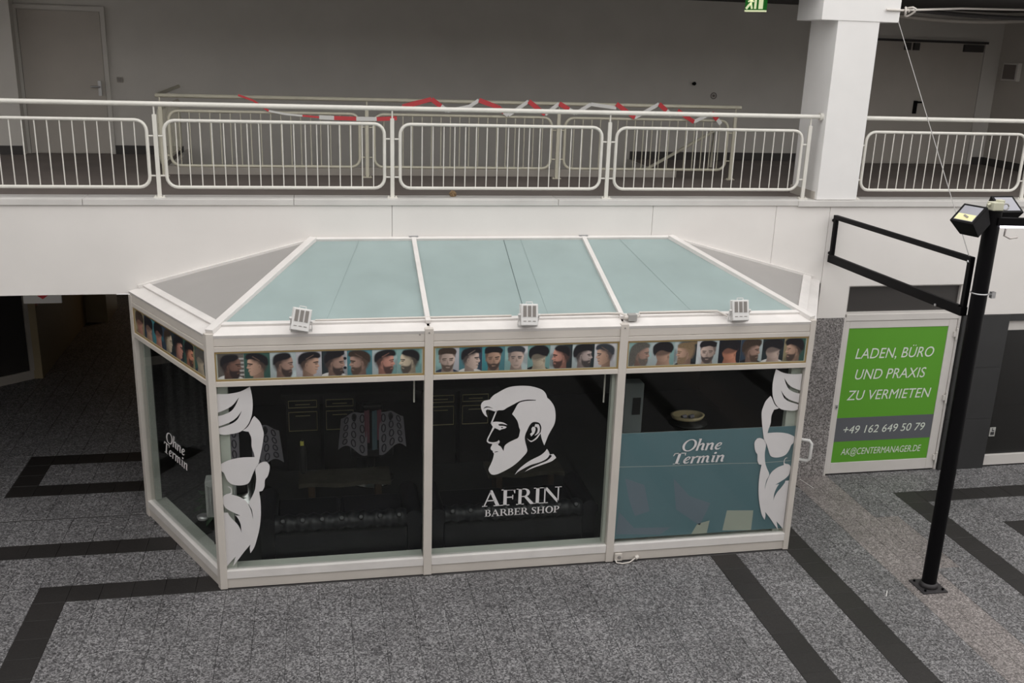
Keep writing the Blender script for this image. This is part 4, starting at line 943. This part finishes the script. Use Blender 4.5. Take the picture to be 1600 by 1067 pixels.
for t in (.45,): MB().bar(R0.lerp(R1, t)+nF*.0012-V3(0, .02, 0), e0.lerp(e1, t+.1*(1-t))+nF*.0012, .003, .002, nF).build('film_seam', 'roof_seam', rp_[0])
for t in (.4,): MB().bar(R2.lerp(R3, t)+nF*.0012-V3(0, .02, 0), e2.lerp(e3, t)+nF*.0012, .003, .002, nF).build('film_seam', 'roof_seam', rp_[2])
for x, y, z in ((-1.12, YF+.001, 2.6), (-1.031, YF-.0145, 2.62), (.93, YF-.0145, 2.62)):
    MB().tube([(x, y, z), (x, y-.004, z)], .009, 8).build('screw', 'slot_grey', kiosk)
# door handle on the right side face
h = MB(); p = FRt.at(1.0, .0, .86)
h.tube([FRt.at(.30, .0, 1.20), FRt.at(.30, .10, 1.20), FRt.at(.30, .125, 1.17), FRt.at(.30, .125, .99), FRt.at(.30, .10, .96), FRt.at(.30, .0, .96)], .020, 8)
h.build('door_handle', 'lamp_white', kiosk)
# blind cords
for (x, pn, z) in ((-1.16, 0, 1.86), (.80, 1, 1.78)):
    MB().tube([(x, YF+.14, 2.14), (x, YF+.14, z)], .009, 6).build('blind_cord', 'cable_white', panes[pn])

# vinyl on the panes
D = {k: [(p[0]/1000, p[1]/1000) for p in v] for k, v in DEC.items()}
N0, N1 = -.0295, -.0285
def vinyl(pane, name, polys, mirror=False, label=None):
    m = MB()
    for o, hs in polys:
        f = (lambda q: (-.094-q[0], q[1])) if mirror else (lambda q: q)
        m.prism([f(q) for q in smooth(o)], FF, N0, N1, [[f(q) for q in smooth(h_)] for h_ in hs])
    return m.build(name, 'vinyl', pane, label=label)
lead = [([(max(q[0], -3.03), q[1]) for q in D[k]], []) for k in ('quiff', 'strip', 'beard')]
vinyl(panes[0], 'vinyl_portrait', lead, label='white vinyl half face of a bearded man')
vinyl(panes[2], 'vinyl_portrait', lead, True, label='white vinyl half face of a bearded man')
vinyl(panes[1], 'vinyl_portrait', [(D['head'], [D['hole1'], D['hole2']])]+[(D[k], []) for k in ('earC', 'earL', 'rim', 'fore', 'nose', 'col1', 'col2')]+[(D['brow'], [D['pupil']])], label='white vinyl bearded head in profile')
put_text(panes[1], 'vinyl', FF, 'AFRIN', CAPS, -.467, .372, .722, .182, N0, N1)
put_text(panes[1], 'vinyl', FF, 'BARBER SHOP', CAPS, -.437, .356, .607, .077, N0, N1)
put_text(panes[2], 'vinyl', FF, 'Ohne', LOW, 1.665, 2.11, 1.232, .132, N0, N1, .22)
put_text(panes[2], 'vinyl', FF, 'Termin', LOW, 1.57, 2.15, 1.088, .128, N0, N1, .22)
uo = lambda x, y: (V3(x, y, 0)-KL).dot(FL.U)
put_text(pane_l, 'vinyl', FL, 'Ohne', LOW, uo(-3.72, -.60), uo(-3.475, -1.035), 1.13, .13, N0, N1, .22)
put_text(pane_l, 'vinyl', FL, 'Termin', LOW, uo(-3.76, -.53), uo(-3.455, -1.075), .985, .128, N0, N1, .22)
m = MB(); FF.box(m, K[2]+e+.004, K[3]-.05, -.0415, -.0395, .24, 1.46); m.build('privacy_film', 'teal_film', panes[2])
m = MB(); FF.box(m, K[2]+e+.004, K[3]-.05, -.0418, -.0414, 1.448, 1.462); m.build('film_edge', 'sticker', panes[2])
m = MB(); m.prism(stroke2d([(.98, 1.085), (1.5, 1.068), (2.2, 1.06), (2.6, 1.045), (2.93, 1.055)], .006), FF, -.0394, -.039); m.build('film_crease', 'sticker', panes[2])
for poly, mt in (([(1.06, .95), (1.28, .86), (1.36, .55), (1.2, .5), (1.12, .7)], 'poster_grey'), ([(1.02, .56), (1.2, .36), (1.62, .34), (1.5, .26), (1.0, .3)], 'poster_grey'), ([(1.6, .92), (1.66, .55), (1.95, .34), (2.05, .6), (1.8, .7)], 'poster_grey'), ([(2.22, .26), (2.25, .5), (2.56, .48), (2.56, .24)], 'paper'), ([(1.86, .24), (1.92, .36), (2.06, .39), (2.04, .24)], 'paper')):
    m = MB(); m.prism(poly, FF, -.0395, -.0388); m.build('paper_scrap', mt, panes[2])
# ================================================================== LAMPS AND CABLES ON THE KIOSK
def floodlight(x, roll, label, yaw=0.0):
    t = thing('roof_floodlight', label, 'floodlight', (x, YF+.02, 2.66), 'white floodlights on the kiosk eaves')
    R = Matrix.Rotation(yaw, 4, 'Z') @ Matrix.Rotation(roll, 4, 'Y') @ Matrix.Rotation(math.radians(-18), 4, 'X'); c0 = V3(x, YF-.035, 2.785)
    def T(p): return c0 + (R @ Vector(p))
    def bx(m, a0, a1, b0, b1, c0_, c1_, mi=0):
        k = [Vector(((a0+a1)/2, (b0+b1)/2, (c0_+c1_)/2))]
        m.obox(T(k[0]), (R @ V3((a1-a0)/2, 0, 0)), (R @ V3(0, (b1-b0)/2, 0)), (R @ V3(0, 0, (c1_-c0_)/2)), mi)
    m = MB(); bx(m, -.083, .083, -.03, .05, -.105, .105); m.build('lamp_body', 'lamp_white', t, bev=.008)
    for k in (-1, 0, 1):
        m = MB(); bx(m, k*.046-.016, k*.046+.016, -.034, -.029, -.02, .088)
        for j in range(8): bx(m, k*.046-.016, k*.046+.016, -.037, -.033, -.018+.0135*j, -.012+.0135*j)
        m.build('vent_grille', 'slot_grey', t)
        m = MB(); bx(m, k*.046-.014, k*.046+.014, -.0335, -.0295, -.066, -.059); m.build('vent_slit', 'slot_grey', t)
    m = MB(); bx(m, -.09, .09, .05, .062, -.11, .11); m.build('lamp_visor', 'lamp_white', t, bev=.004)
    m = MB(); bx(m, -.075, .075, .062, .066, -.095, .095); m.build('lamp_glass', 'lamp_glass', t)
    for s in (-1, 1):
        m = MB(); m.tube([T((s*.083, .01, .0)), T((s*.108, .01, .0))], .014, 8); m.build('knob', 'lamp_white', t)
    m = MB()
    for s in (-1, 1): m.bar(T((s*.098, .01, .0)), V3(x+s*.098, YF+.03, 2.665), .022, .006, (1, 0, 0))
    m.box(x-.1, x+.1, YF+.015, YF+.045, 2.650, 2.668); m.build('yoke', 'lamp_white', t)
    m = MB(); m.tube([T((-.03, .0, .105)), T((-.03, -.0, .125)), T((.03, 0, .125)), T((.03, 0, .105))], .005, 6); m.build('cable_gland', 'lamp_white', t)
floodlight(-2.23, math.radians(11), 'white floodlight tilted sideways above the left poster strip')
floodlight(-.06, math.radians(0), 'upright white floodlight above the middle poster strip', -.1)
floodlight(2.13, math.radians(-3), 'white floodlight above the right poster strip', -.2)
jb = thing('junction_box', 'small grey junction box on the kiosk eaves', 'junction box', (1.02, YF+.08, 2.68))
MB().box(.975, 1.065, YF+.03, YF+.10, 2.675, 2.745).build('box_body', 'cable_grey', jb, bev=.006); MB().tube([(.94, YF+.06, 2.71), (.975, YF+.06, 2.71)], .02, 8).build('cable_gland', 'cable_white', jb)
MB().tube([(1.065, YF+.06, 2.71), (1.09, YF+.06, 2.72)], .012, 8).build('cable_gland', 'cable_white', jb)
def cable(name, pts, r, mat, label, group=None):
    o = MB().tube(pts, r, 6).build(name, mat, None, pts[0]); return tag(o, label, 'cable', group)
yc = YF+.145
cable('conduit', [(-2.1, yc, 2.725), (-1.2, yc, 2.73), (-.2, yc, 2.73)], .011, 'cable_white', 'thin white conduit between the left and middle floodlights', 'conduits on the kiosk eaves')
cable('conduit', [(.06, yc, 2.73), (.8, yc, 2.735), (.92, yc-.02, 2.735), (.98, YF+.07, 2.72)], .011, 'cable_white', 'thin white conduit from the middle floodlight to the junction box', 'conduits on the kiosk eaves')
cable('conduit', [(1.09, YF+.06, 2.72), (1.12, yc, 2.735), (1.8, yc, 2.735), (1.95, yc-.02, 2.74), (2.04, YF+.06, 2.70)], .011, 'cable_white', 'thin white conduit from the junction box to the right floodlight', 'conduits on the kiosk eaves')
so = thing('outdoor_socket', 'small square outdoor socket at the kiosk base with a white lead', 'socket', (1.02, YF-.01, 0))
MB().box(.985, 1.065, YF-.035, YF-.008, .015, .10).build('socket_box', 'frame', so, bev=.004)
MB().tube([(1.03, YF-.035, .06), (1.03, YF-.043, .06)], .02, 10).build('socket_hole', 'slot_grey', so)
MB().tube([(.99, YF-.03, .03), (1.0, YF-.06, .012), (1.06, YF-.085, .010), (1.14, YF-.07, .012), (1.2, YF-.04, .03), (1.22, YF-.025, .04)], .008, 6).build('lead', 'cable_white', so)
MB().tube([(1.215, YF-.03, .035), (1.25, YF-.02, .045)], .024, 8).build('plug', 'cable_white', so)

# ================================================================== LAMP POST WITH SIGN FRAME
lp = thing('lamp_post', 'black steel lamp post with an empty sign frame and floodlights', 'lamp post', (4.12, -2.72, 0))
PXc, PYc = 4.12, -2.72
m = MB(); m.box(PXc-.14, PXc+.14, PYc-.14, PYc+.14, .0, .014)
bp = m.build('base_plate', 'black_plate', lp, bev=.003)
for s in (-1, 1):
    for t in (-1, 1): MB().tube([(PXc+s*.1, PYc+t*.1, .014), (PXc+s*.1, PYc+t*.1, .034)], .012, 6).build('anchor_bolt', 'black_steel', bp)
MB().lathe([(.095, .0), (.09, .03), (.075, .05)], (PXc, PYc, .014), 20).build('base_collar', 'black_plate', lp)
MB().tube([(PXc, PYc, .012), (PXc, PYc, 3.95)], .073, 20).build('pole', 'black_steel', lp)
MB().tube([(PXc, PYc, 3.95), (PXc, PYc, 3.965)], .078, 20).build('pole_cap', 'black_steel', lp)
m = MB(); m.tube([(PXc+.077*math.cos(a*.4189), PYc+.077*math.sin(a*.4189), 3.17) for a in range(15)], .008, 6, closed=True); m.box(PXc+.06, PXc+.1, PYc-.10, PYc-.06, 3.14, 3.20); m.build('hose_clamp', 'zinc', lp)
fx_ = 4.045
m = MB(); m.bar((fx_, -2.64, 3.475), (fx_, -.04, 3.43), .05, .05, (0, 0, 1)); m.build('frame_top_bar', 'black_steel', lp)
m = MB(); m.bar((fx_, -2.64, 2.965), (fx_, -.04, 2.925), .07, .085, (0, 0, 1)); m.bar((fx_-.03, -2.6, 3.012), (fx_-.03, -.1, 2.972), .02, .02, (0, 0, 1)); m.build('frame_bottom_bar', 'black_steel', lp)
m = MB(); m.bar((fx_, -.065, 2.93), (fx_, -.065, 3.44), .045, .045, (0, 1, 0)); m.build('frame_end_bar', 'black_steel', lp)
m = MB(); m.bar((fx_, -2.62, 2.95), (fx_, -2.62, 3.49), .045, .05, (0, 1, 0)); m.build('frame_post_bar', 'black_steel', lp)
for z in (3.385, 2.985):
    MB().tube([(fx_, -.05, z), (fx_, 0.0, z)], .02, 8).build('wall_fixing', 'black_steel', lp)
MB().tube([(fx_-.04, -2.25, 2.93), (fx_-.05, -2.25, 2.93)], .014, 8).build('bolt', 'zinc', lp)
MB().tube([(fx_, -2.6, 3.47), (fx_-.02, -2.61, 3.44)], .02, 8).build('wire_clip', 'zinc', lp)
# floodlight heads on the post
def head(c, fwd, label, glow):
    fwd = Vector(fwd).normalized(); sd = fwd.cross(V3(0, 0, 1)).normalized(); up = sd.cross(fwd)
    c = Vector(c); hw, hh, dp = .125, .115, .20
    f = [c+sd*a*hw+up*b*hh for a, b in ((-1, -1), (1, -1), (1, 1), (-1, 1))]
    k = [c-fwd*dp+sd*a*hw*.8+up*b*hh*.8 for a, b in ((-1, -1), (1, -1), (1, 1), (-1, 1))]
    m = MB(); m.add(f+k, [(3, 2, 1, 0), (4, 5, 6, 7), (0, 1, 5, 4), (1, 2, 6, 5), (2, 3, 7, 6), (3, 0, 4, 7)])
    o = m.build('floodlight_head', 'black_steel', lp, bev=.006, label=label)
    m = MB(); d_ = [c+fwd*.002+sd*a*hw*.78+up*b*hh*.78 for a, b in ((-1, -1), (1, -1), (1, 1), (-1, 1))]; m.quad(d_[::-1] if (d_[1]-d_[0]).cross(d_[2]-d_[0]).dot(fwd) < 0 else d_, .003); m.build('lens', 'lamp_glass', o)
    if glow:
        m = MB(); d_ = [c+fwd*.0045+sd*a*hw*.74+up*b*hh for a, b in ((-1, -.74), (1, -.74), (1, -.1), (-1, -.1))]; m.quad(d_[::-1] if (d_[1]-d_[0]).cross(d_[2]-d_[0]).dot(fwd) < 0 else d_, .002); m.build('reflector', 'reflector', o)
        m = MB(); m.bar(c+fwd*.007-sd*.03-up*.05, c+fwd*.007+sd*.02-up*.03, .016, .01, fwd); m.build('lamp_bulb', 'slot_grey', o)
    m = MB(); b0 = c-fwd*dp; m.bar(b0+fwd*.03, Vector((PXc+(-.05 if c.x < PXc else .05), PYc, 3.86)), .03, .03, up); m.build('arm', 'black_steel', o)
head((3.80, -2.80, 3.945), (-.62, -.20, .76), 'floodlight head tilted up with a yellowish reflector', True)
head((4.42, -2.50, 3.985), (.02, -.55, .8), 'floodlight head partly hidden behind the tube lamp', False)
m = MB(); m.bar((PXc, PYc-.06, 3.87), (PXc+1.2, PYc-.16, 3.86), .06, .07, (0, 0, 1)); m.build('tube_lamp_housing', 'black_steel', lp)
m = MB(); m.tube([(PXc+.04, PYc-.075, 3.825), (PXc+1.2, PYc-.17, 3.815)], .014, 8); m.build('fluorescent_tube', 'tube_glow', lp)
MB().tube([(PXc+.12, PYc-.05, 3.80), (PXc+.13, PYc-.03, 3.73), (PXc+.2, PYc-.02, 3.70), (PXc+.28, PYc-.02, 3.71)], .010, 6).build('cable_loop', 'cable_white', lp)
m = MB(); m.box(PXc-.05, PXc+.06, PYc-.05, PYc+.05, 3.965, 4.04); m.box(PXc+.02, PXc+.08, PYc-.03, PYc+.03, 4.03, 4.06); m.tube([(PXc-.05, PYc, 4.02), (PXc-.08, PYc, 4.01)], .015, 6); m.build('connector_block', 'connector', lp, bev=.006)
MB().tube([(PXc+.13+.035*math.cos(a*.6), PYc+.02, 3.99+.03*math.sin(a*.6)) for a in range(11)], .007, 6).build('cable_coil', 'cable_grey', lp)
o = MB().tube([(4.515, -.04, 5.675), (fx_, -2.6, 3.47)], .0045, 5).build('hanging_wire', 'cable_grey', None, (fx_, -2.6, 3.47))
tag(o, 'thin wire from the pillar capital down to the lamp post sign frame', 'wire')
pl_ = thing('added_passage_lamp', 'unseen round ceiling lamp added for the warm light deep in the passage', 'lamp', (-5.4, 8.6, 2.6))  # out of view, added to give the passage its warm light
MB().lathe([(.16, -.05), (.17, 0.0)], (-5.4, 8.6, 2.606), 20).build('lamp_rim', 'zinc', pl_); MB().lathe([(.05, -.03), (.14, -.02), (.15, 0.0)], (-5.4, 8.6, 2.555), 20).build('lamp_shade', 'added_warm_lamp', pl_)
# passage sign
ps = thing('passage_sign', 'white hanging sign with a dark red arrow in the left passage', 'sign', (-5.18, 1.0, 2.26))
MB().box(-5.39, -4.98, 1.0, 1.03, 2.26, 2.58).build('sign_board', 'tape_white', ps)
m = MB(); m.prism([(-5.26, 2.37), (-5.18, 2.31), (-5.10, 2.37)], Fr((0, 1.0, 0), (1, 0, 0)), .0, .004); m.build('arrow', 'tape_red', ps)
for x in (-5.33, -5.03): MB().tube([(x, 1.015, 2.58), (x, 1.015, 2.61)], .006, 6).build('hanger', 'zinc', ps)
# litter on the floor
for k, (x, y, a, L, lb) in enumerate(((3.60, -2.79, .95, .12, 'short white stick lying on the floor left of the lamp post'), (4.03, -.20, -1.4, .28, 'thin white strip on the floor by the granite pier'))):
    p = V3(x, y, .006); d = V3(math.cos(a), math.sin(a), 0)*L/2
    o = MB().tube([p-d, p+d], .005, 6).build(('white_stick', 'floor_strip')[k], 'tape_white', None, (x, y, 0)); tag(o, lb, ('litter', 'strip')[k])

# ================================================================== INSIDE THE BARBER SHOP
def sofa(x0, x1, label):
    t = thing('chesterfield_sofa', label, 'sofa', ((x0+x1)/2, -1.1, 0), 'black tufted sofas behind the kiosk glass')
    yb = -1.50
    def back(u, v):
        # rolled backrest profile, seen from behind
        a = v*math.pi*1.5-.3*math.pi; r = .085
        x = x0+.16+(x1-x0-.32)*u
        if v < .35: return (x, yb-.0, .08+.40*v/.35)
        w = (v-.35)/.65; an = math.pi*1.25-w*math.pi*1.45
        bump_ = .012*math.cos(u*(x1-x0)/.16*2*math.pi)
        return (x, yb+.07+(.10+bump_)*math.cos(an), .50+(.10+bump_)*math.sin(an))
    m = MB(); m.grid(back, 60, 18); m.box(x0+.16, x1-.16, yb+.02, yb+.16, .08, .5); m.build('backrest', 'leather', t)
    n = int((x1-x0-.4)/.16)
    for i in range(n):
        x = x0+.24+(x1-x0-.48)*i/(n-1)
        MB().tube([(x, yb+.0, .57), (x, yb-.012, .582), (x, yb-.016, .586)], [.03, .03, .018], 10).build('tuft_button', 'leather_chair', t)
    m = MB(); m.box(x0+.14, x1-.14, yb+.14, yb+.78, .1, .32); m.build('seat_base', 'leather', t, bev=.02)
    w = (x1-x0-.3)/2
    for i in range(2):
        m = MB(); m.box(x0+.15+w*i+.005, x0+.15+w*(i+1)-.005, yb+.17, yb+.80, .32, .45); m.build('seat_cushion', 'leather', t, bev=.04)
    for x in (x0+.08, x1-.08):
        m = MB(); m.tube([(x, yb+.02, .50), (x, yb+.80, .48)], .1, 14); m.box(x-.07, x+.07, yb+.02, yb+.78, .08, .49); m.build('armrest', 'leather', t)
    for x in (x0+.1, x1-.1):
        for y in (yb+.06, yb+.72): MB().lathe([(.02, 0), (.035, .05), (.03, .08)], (x, y, 0.004), 10).build('foot', 'wood_brown', t)
sofa(-2.72, -1.06, 'black tufted sofa with its back to the left front pane')
sofa(-.98, .84, 'black tufted sofa with its back to the middle front pane')
def coffee_table(x0, x1, y0, y1, label):
    t = thing('coffee_table', label, 'table', ((x0+x1)/2, (y0+y1)/2, 0), 'low wooden tables in the barber shop')
    n = 14; pts = []
    for i in range(n+1): pts.append((x0+(x1-x0)*i/n, y0+.025*math.sin(i*.75)))
    for i in range(n+1): pts.append((x1-(x1-x0)*i/n, y1+.01*math.sin(i*.9)))
    m = MB(); N = len(pts); vs = [(p[0], p[1], .40) for p in pts]+[(p[0], p[1], .45) for p in pts]
    m.add(vs, [tuple(reversed(range(N))), tuple(range(N, 2*N))]+[(i, (i+1) % N, (i+1) % N+N, i+N) for i in range(N)]); m.build('table_top', 'bench_wood', t)
    for x in (x0+.14, x1-.14):
        m = MB(); m.box(x-.04, x+.04, y0+.06, y1-.05, .004, .40); m.build('leg', 'wood_brown', t, bev=.01)
coffee_table(-2.34, -1.30, -.38, .0, 'low live-edge wooden table behind the left sofa')
coffee_table(-.16, .75, -.38, .0, 'low wooden table behind the painted head')
def cabinet(x0, x1, label):
    t = thing('drawer_cabinet', label, 'cabinet', ((x0+x1)/2, 1.3, 0), 'black drawer cabinets with gold trim')
    MB().box(x0, x1, 1.0, 1.5, .004, 1.02).build('cabinet_body', 'cabinet_black', t)
    for z0, z1 in ((.86, .96), (.55, .81)):
        m = MB(); m.box(x0+.03, x1-.03, .985, 1.0, z0, z1); d_ = m.build('drawer', 'cabinet_black', t)
        m = MB(); w = .009
        m.box(x0+.03, x1-.03, .978, .986, z0, z0+w); m.box(x0+.03, x1-.03, .978, .986, z1-w, z1); m.box(x0+.03, x0+.03+w*.6, .978, .986, z0, z1); m.box(x1-.03-w*.6, x1-.03, .978, .986, z0, z1); m.build('gold_trim', 'gold_trim', d_)
        m = MB(); m.tube([((x0+x1)/2-.09, .965, z1-.05), ((x0+x1)/2+.09, .965, z1-.05)], .006, 6); m.build('handle', 'gold_trim', d_)
for k, (a, b) in enumerate(((-2.50, -2.09), (-2.04, -1.64), (-.76, -.36), (-.31, .09))):
    cabinet(a, b, ('black gold-trimmed cabinet leftmost in the left pane', 'black gold-trimmed cabinet second in the left pane', 'black gold-trimmed cabinet beside the left window post', 'black gold-trimmed cabinet left of the painted head')[k])
o = MB().box(-2.55, .2, .95, 1.55, 1.02, 1.05).build('worktop', 'cabinet_black', None, (-1.2, 1.2, 1.02)); tag(o, 'black worktop running over the gold-trimmed cabinets', 'worktop')
def chair(x, y, label, capelabel, towels):
    t = thing('barber_chair', label, 'chair', (x, y, 0), 'barber chairs')
    MB().lathe([(.28, 0), (.28, .02), (.06, .06), (.05, .38)], (x, y, .004), 20).build('pedestal', 'chrome', t)
    m = MB(); m.box(x-.26, x+.26, y-.25, y+.25, .40, .52); m.build('seat', 'leather_chair', t, bev=.03)
    m = MB(); m.obox(V3(x, y-.27, .77), V3(.24, 0, 0), V3(0, .05, .012), V3(0, -.06, .26)); m.build('backrest', 'leather_chair', t, bev=.03)
    for s in (-1, 1):
        m = MB(); m.box(x+s*.31-.03, x+s*.31+.03, y-.22, y+.2, .62, .68); m.box(x+s*.31-.015, x+s*.31+.015, y+.05, y+.1, .45, .62); m.build('armrest', 'leather_chair', t, bev=.01)
    m = MB(); m.obox(V3(x, y-.33, 1.08), V3(.12, 0, 0), V3(0, .04, .01), V3(0, -.01, .06)); m.build('headrest', 'leather_chair', t, bev=.02)
    # cape thrown over the backrest
    c = thing('barber_cape', capelabel, 'cape', (x, y-.4, .45), 'patterned capes over the chairs')
    for s in (-1, 1):
        def fn(u, v, s=s):
            xx = x+s*(.07+.30*u+.04*v*u); z = 1.06-.10*u*u-v*(.52-.14*u+.05*math.sin(7*u))
            yy = y-.415-.03*math.sin(u*9+v*2)-.05*v*(1-u)+.08*u
            return (xx, yy, z)
        m = MB(); m.grid(fn, 12, 12); m.grid(lambda u, v: tuple(Vector(fn(u, v))+V3(0, .012, 0)), 12, 12); o = m.build('cape_half', 'cape', c)
        pm = MB()
        for i in range(3):
            for j in range(4):
                q = [Vector(fn(.18+.3*i+.075*math.cos(a*.6283), .12+.24*j+.09*math.sin(a*.6283)))+V3(0, -.008, 0) for a in range(10)]
                pm.tube(q, .007, 5, closed=True)
        pm.build('printed_ring', 'cape_print', o)
    if towels:
        tw_ = thing('towel', 'red and blue towels hung over the chair between the cape halves', 'towel', (x, y-.45, .6))
        for s, mt, zl in ((-1, 'towel_red', .68), (1, 'towel_red', .72), (0.25, 'towel_blue', .60)):
            m = MB()
            m.grid(lambda u, v, s=s, zl=zl: (x+s*.07+(u-.5)*.06, y-.455-.012*math.sin(u*6)-(.02 if mt == 'towel_blue' else 0), 1.10-(1.10-zl)*v), 6, 8); m.build('towel_hang', mt, tw_)
chair(-1.47, .64, 'black barber chair in the left pane under a patterned cape', 'grey patterned cape with towels over the barber chair', True)
chair(-2.92, .35, 'black barber chair behind the left vinyl face', 'grey patterned cape behind the left vinyl face', False)
bt = thing('side_table', 'small dark side table under the golden dish', 'table', (2.55, .35, 0))
MB().lathe([(.02, 0), (.26, .005), (.26, .03), (.02, .035)], (2.55, .35, .70), 24).build('table_top', 'cabinet_black', bt)
MB().lathe([(.17, 0), (.17, .02), (.03, .05), (.03, .70)], (2.55, .35, .004), 16).build('leg', 'cabinet_black', bt)
bw = thing('golden_dish', 'oval golden dish with small rolls inside the right pane', 'dish', (2.55, .35, .735))
m = MB(); n = 28
prof = [(.10, .0), (.20, .03), (.225, .075), (.19, .075), (.16, .04), (.05, .02)]
vs = []; fs = []
for (r, z) in prof:
    for k in range(n): a = 2*math.pi*k/n; vs.append((2.55+r*math.cos(a), .35+r*.75*math.sin(a), .735+z))
for i in range(len(prof)-1):
    for k in range(n): fs.append((i*n+k, i*n+(k+1) % n, (i+1)*n+(k+1) % n, (i+1)*n+k))
fs.append(tuple(reversed(range(n)))); fs.append(tuple((len(prof)-1)*n+k for k in range(n)))
m.add(vs, fs, 0, True); m.build('dish_rim', 'bowl', bw)
for dx in (-.05, .05): MB().tube([(2.55+dx-.03, .33, .78), (2.55+dx+.03, .35, .785)], .028, 8).build('roll', 'cape', bw)
ap = thing('wall_appliance', 'pale upright appliance at the left edge of the right pane', 'appliance', (1.70, .1, .6))
MB().box(1.55, 1.80, -.05, .15, .75, 1.40).build('housing', 'appliance', ap, bev=.02)
MB().box(1.66, 1.76, -.06, -.05, 1.0, 1.22).build('front_panel', 'cabinet_black', ap)
MB().box(1.62, 1.73, -.02, .12, .004, .75).build('stand', 'cabinet_black', ap)
# left corner of the bay
hp = thing('fan_heater', 'pale ribbed heater in the left corner of the bay', 'heater', (-3.08, -1.12, 0))
MB().box(-3.26, -2.96, -1.18, -1.02, .50, .92).build('heater_body', 'heater', hp, bev=.015)
for k in range(9): MB().box(-3.245+.03*k, -3.23+.03*k, -1.195, -1.18, .56, .86).build('rib', 'heater', hp)
MB().lathe([(.03, 0), (.06, .01), (.07, .04), (.03, .05)], (-3.3, -1.1, .45), 14).build('dial', 'zinc', hp)
MB().box(-3.2, -3.02, -1.16, -1.04, .004, .5).build('stand', 'cabinet_black', hp)
pp = thing('potted_plant', 'dark green leafy plant inside the left side pane', 'plant', (-3.22, -.42, 0))
MB().lathe([(.10, 0), (.13, .22), (.14, .24), (.11, .24), (.10, .2)], (-3.22, -.42, .004), 18).build('plant_pot', 'cabinet_black', pp)
random.seed(11)
for k in range(46):
    a = random.uniform(0, 6.28); L = random.uniform(.25, .5); el = random.uniform(.1, 1.3); w = random.uniform(.03, .055)
    d = V3(math.cos(a)*math.cos(el)*.7, math.sin(a)*math.cos(el)*.7, math.sin(el)); s = V3(-math.sin(a), math.cos(a), 0); b0 = V3(-3.22, -.42, .22)
    m = MB(); r0 = b0+d*L*.3; r1_ = b0+d*L*.65+V3(0, 0, -.02); r2_ = b0+d*L+V3(0, 0, -.10)
    m.add([b0, r0-s*w*.7, r0+s*w*.7, r1_-s*w, r1_+s*w, r2_], [(0, 1, 2), (1, 3, 4, 2), (3, 5, 4)]); m.build('leaf', 'plant', pp)
cl_ = thing('window_curtain', 'dark hanging curtain behind the left side pane', 'curtain', (-3.75, .0, 0))
MB().grid(lambda u, v: (-3.80+.42*u, .16+.03*math.sin(u*22), .75+1.8*v), 40, 2).build('curtain_cloth', 'shop_wall', cl_)
MB().tube([(-3.85, .16, 2.56), (-3.3, .16, 2.56)], .012, 8).build('curtain_rod', 'zinc', cl_)
bo = thing('spray_bottle', 'spray bottle with a bright yellow label beside the left vinyl face', 'bottle', (-2.29, -.06, .452))
MB().lathe([(.035, 0), (.04, .02), (.04, .30), (.015, .36), (.012, .42)], (-2.29, -.06, .452), 14).build('bottle_body', 'cabinet_black', bo); MB().box(-2.315, -2.275, -.085, -.06, .80, .85).build('bottle_label', 'yellow_tag', bo)
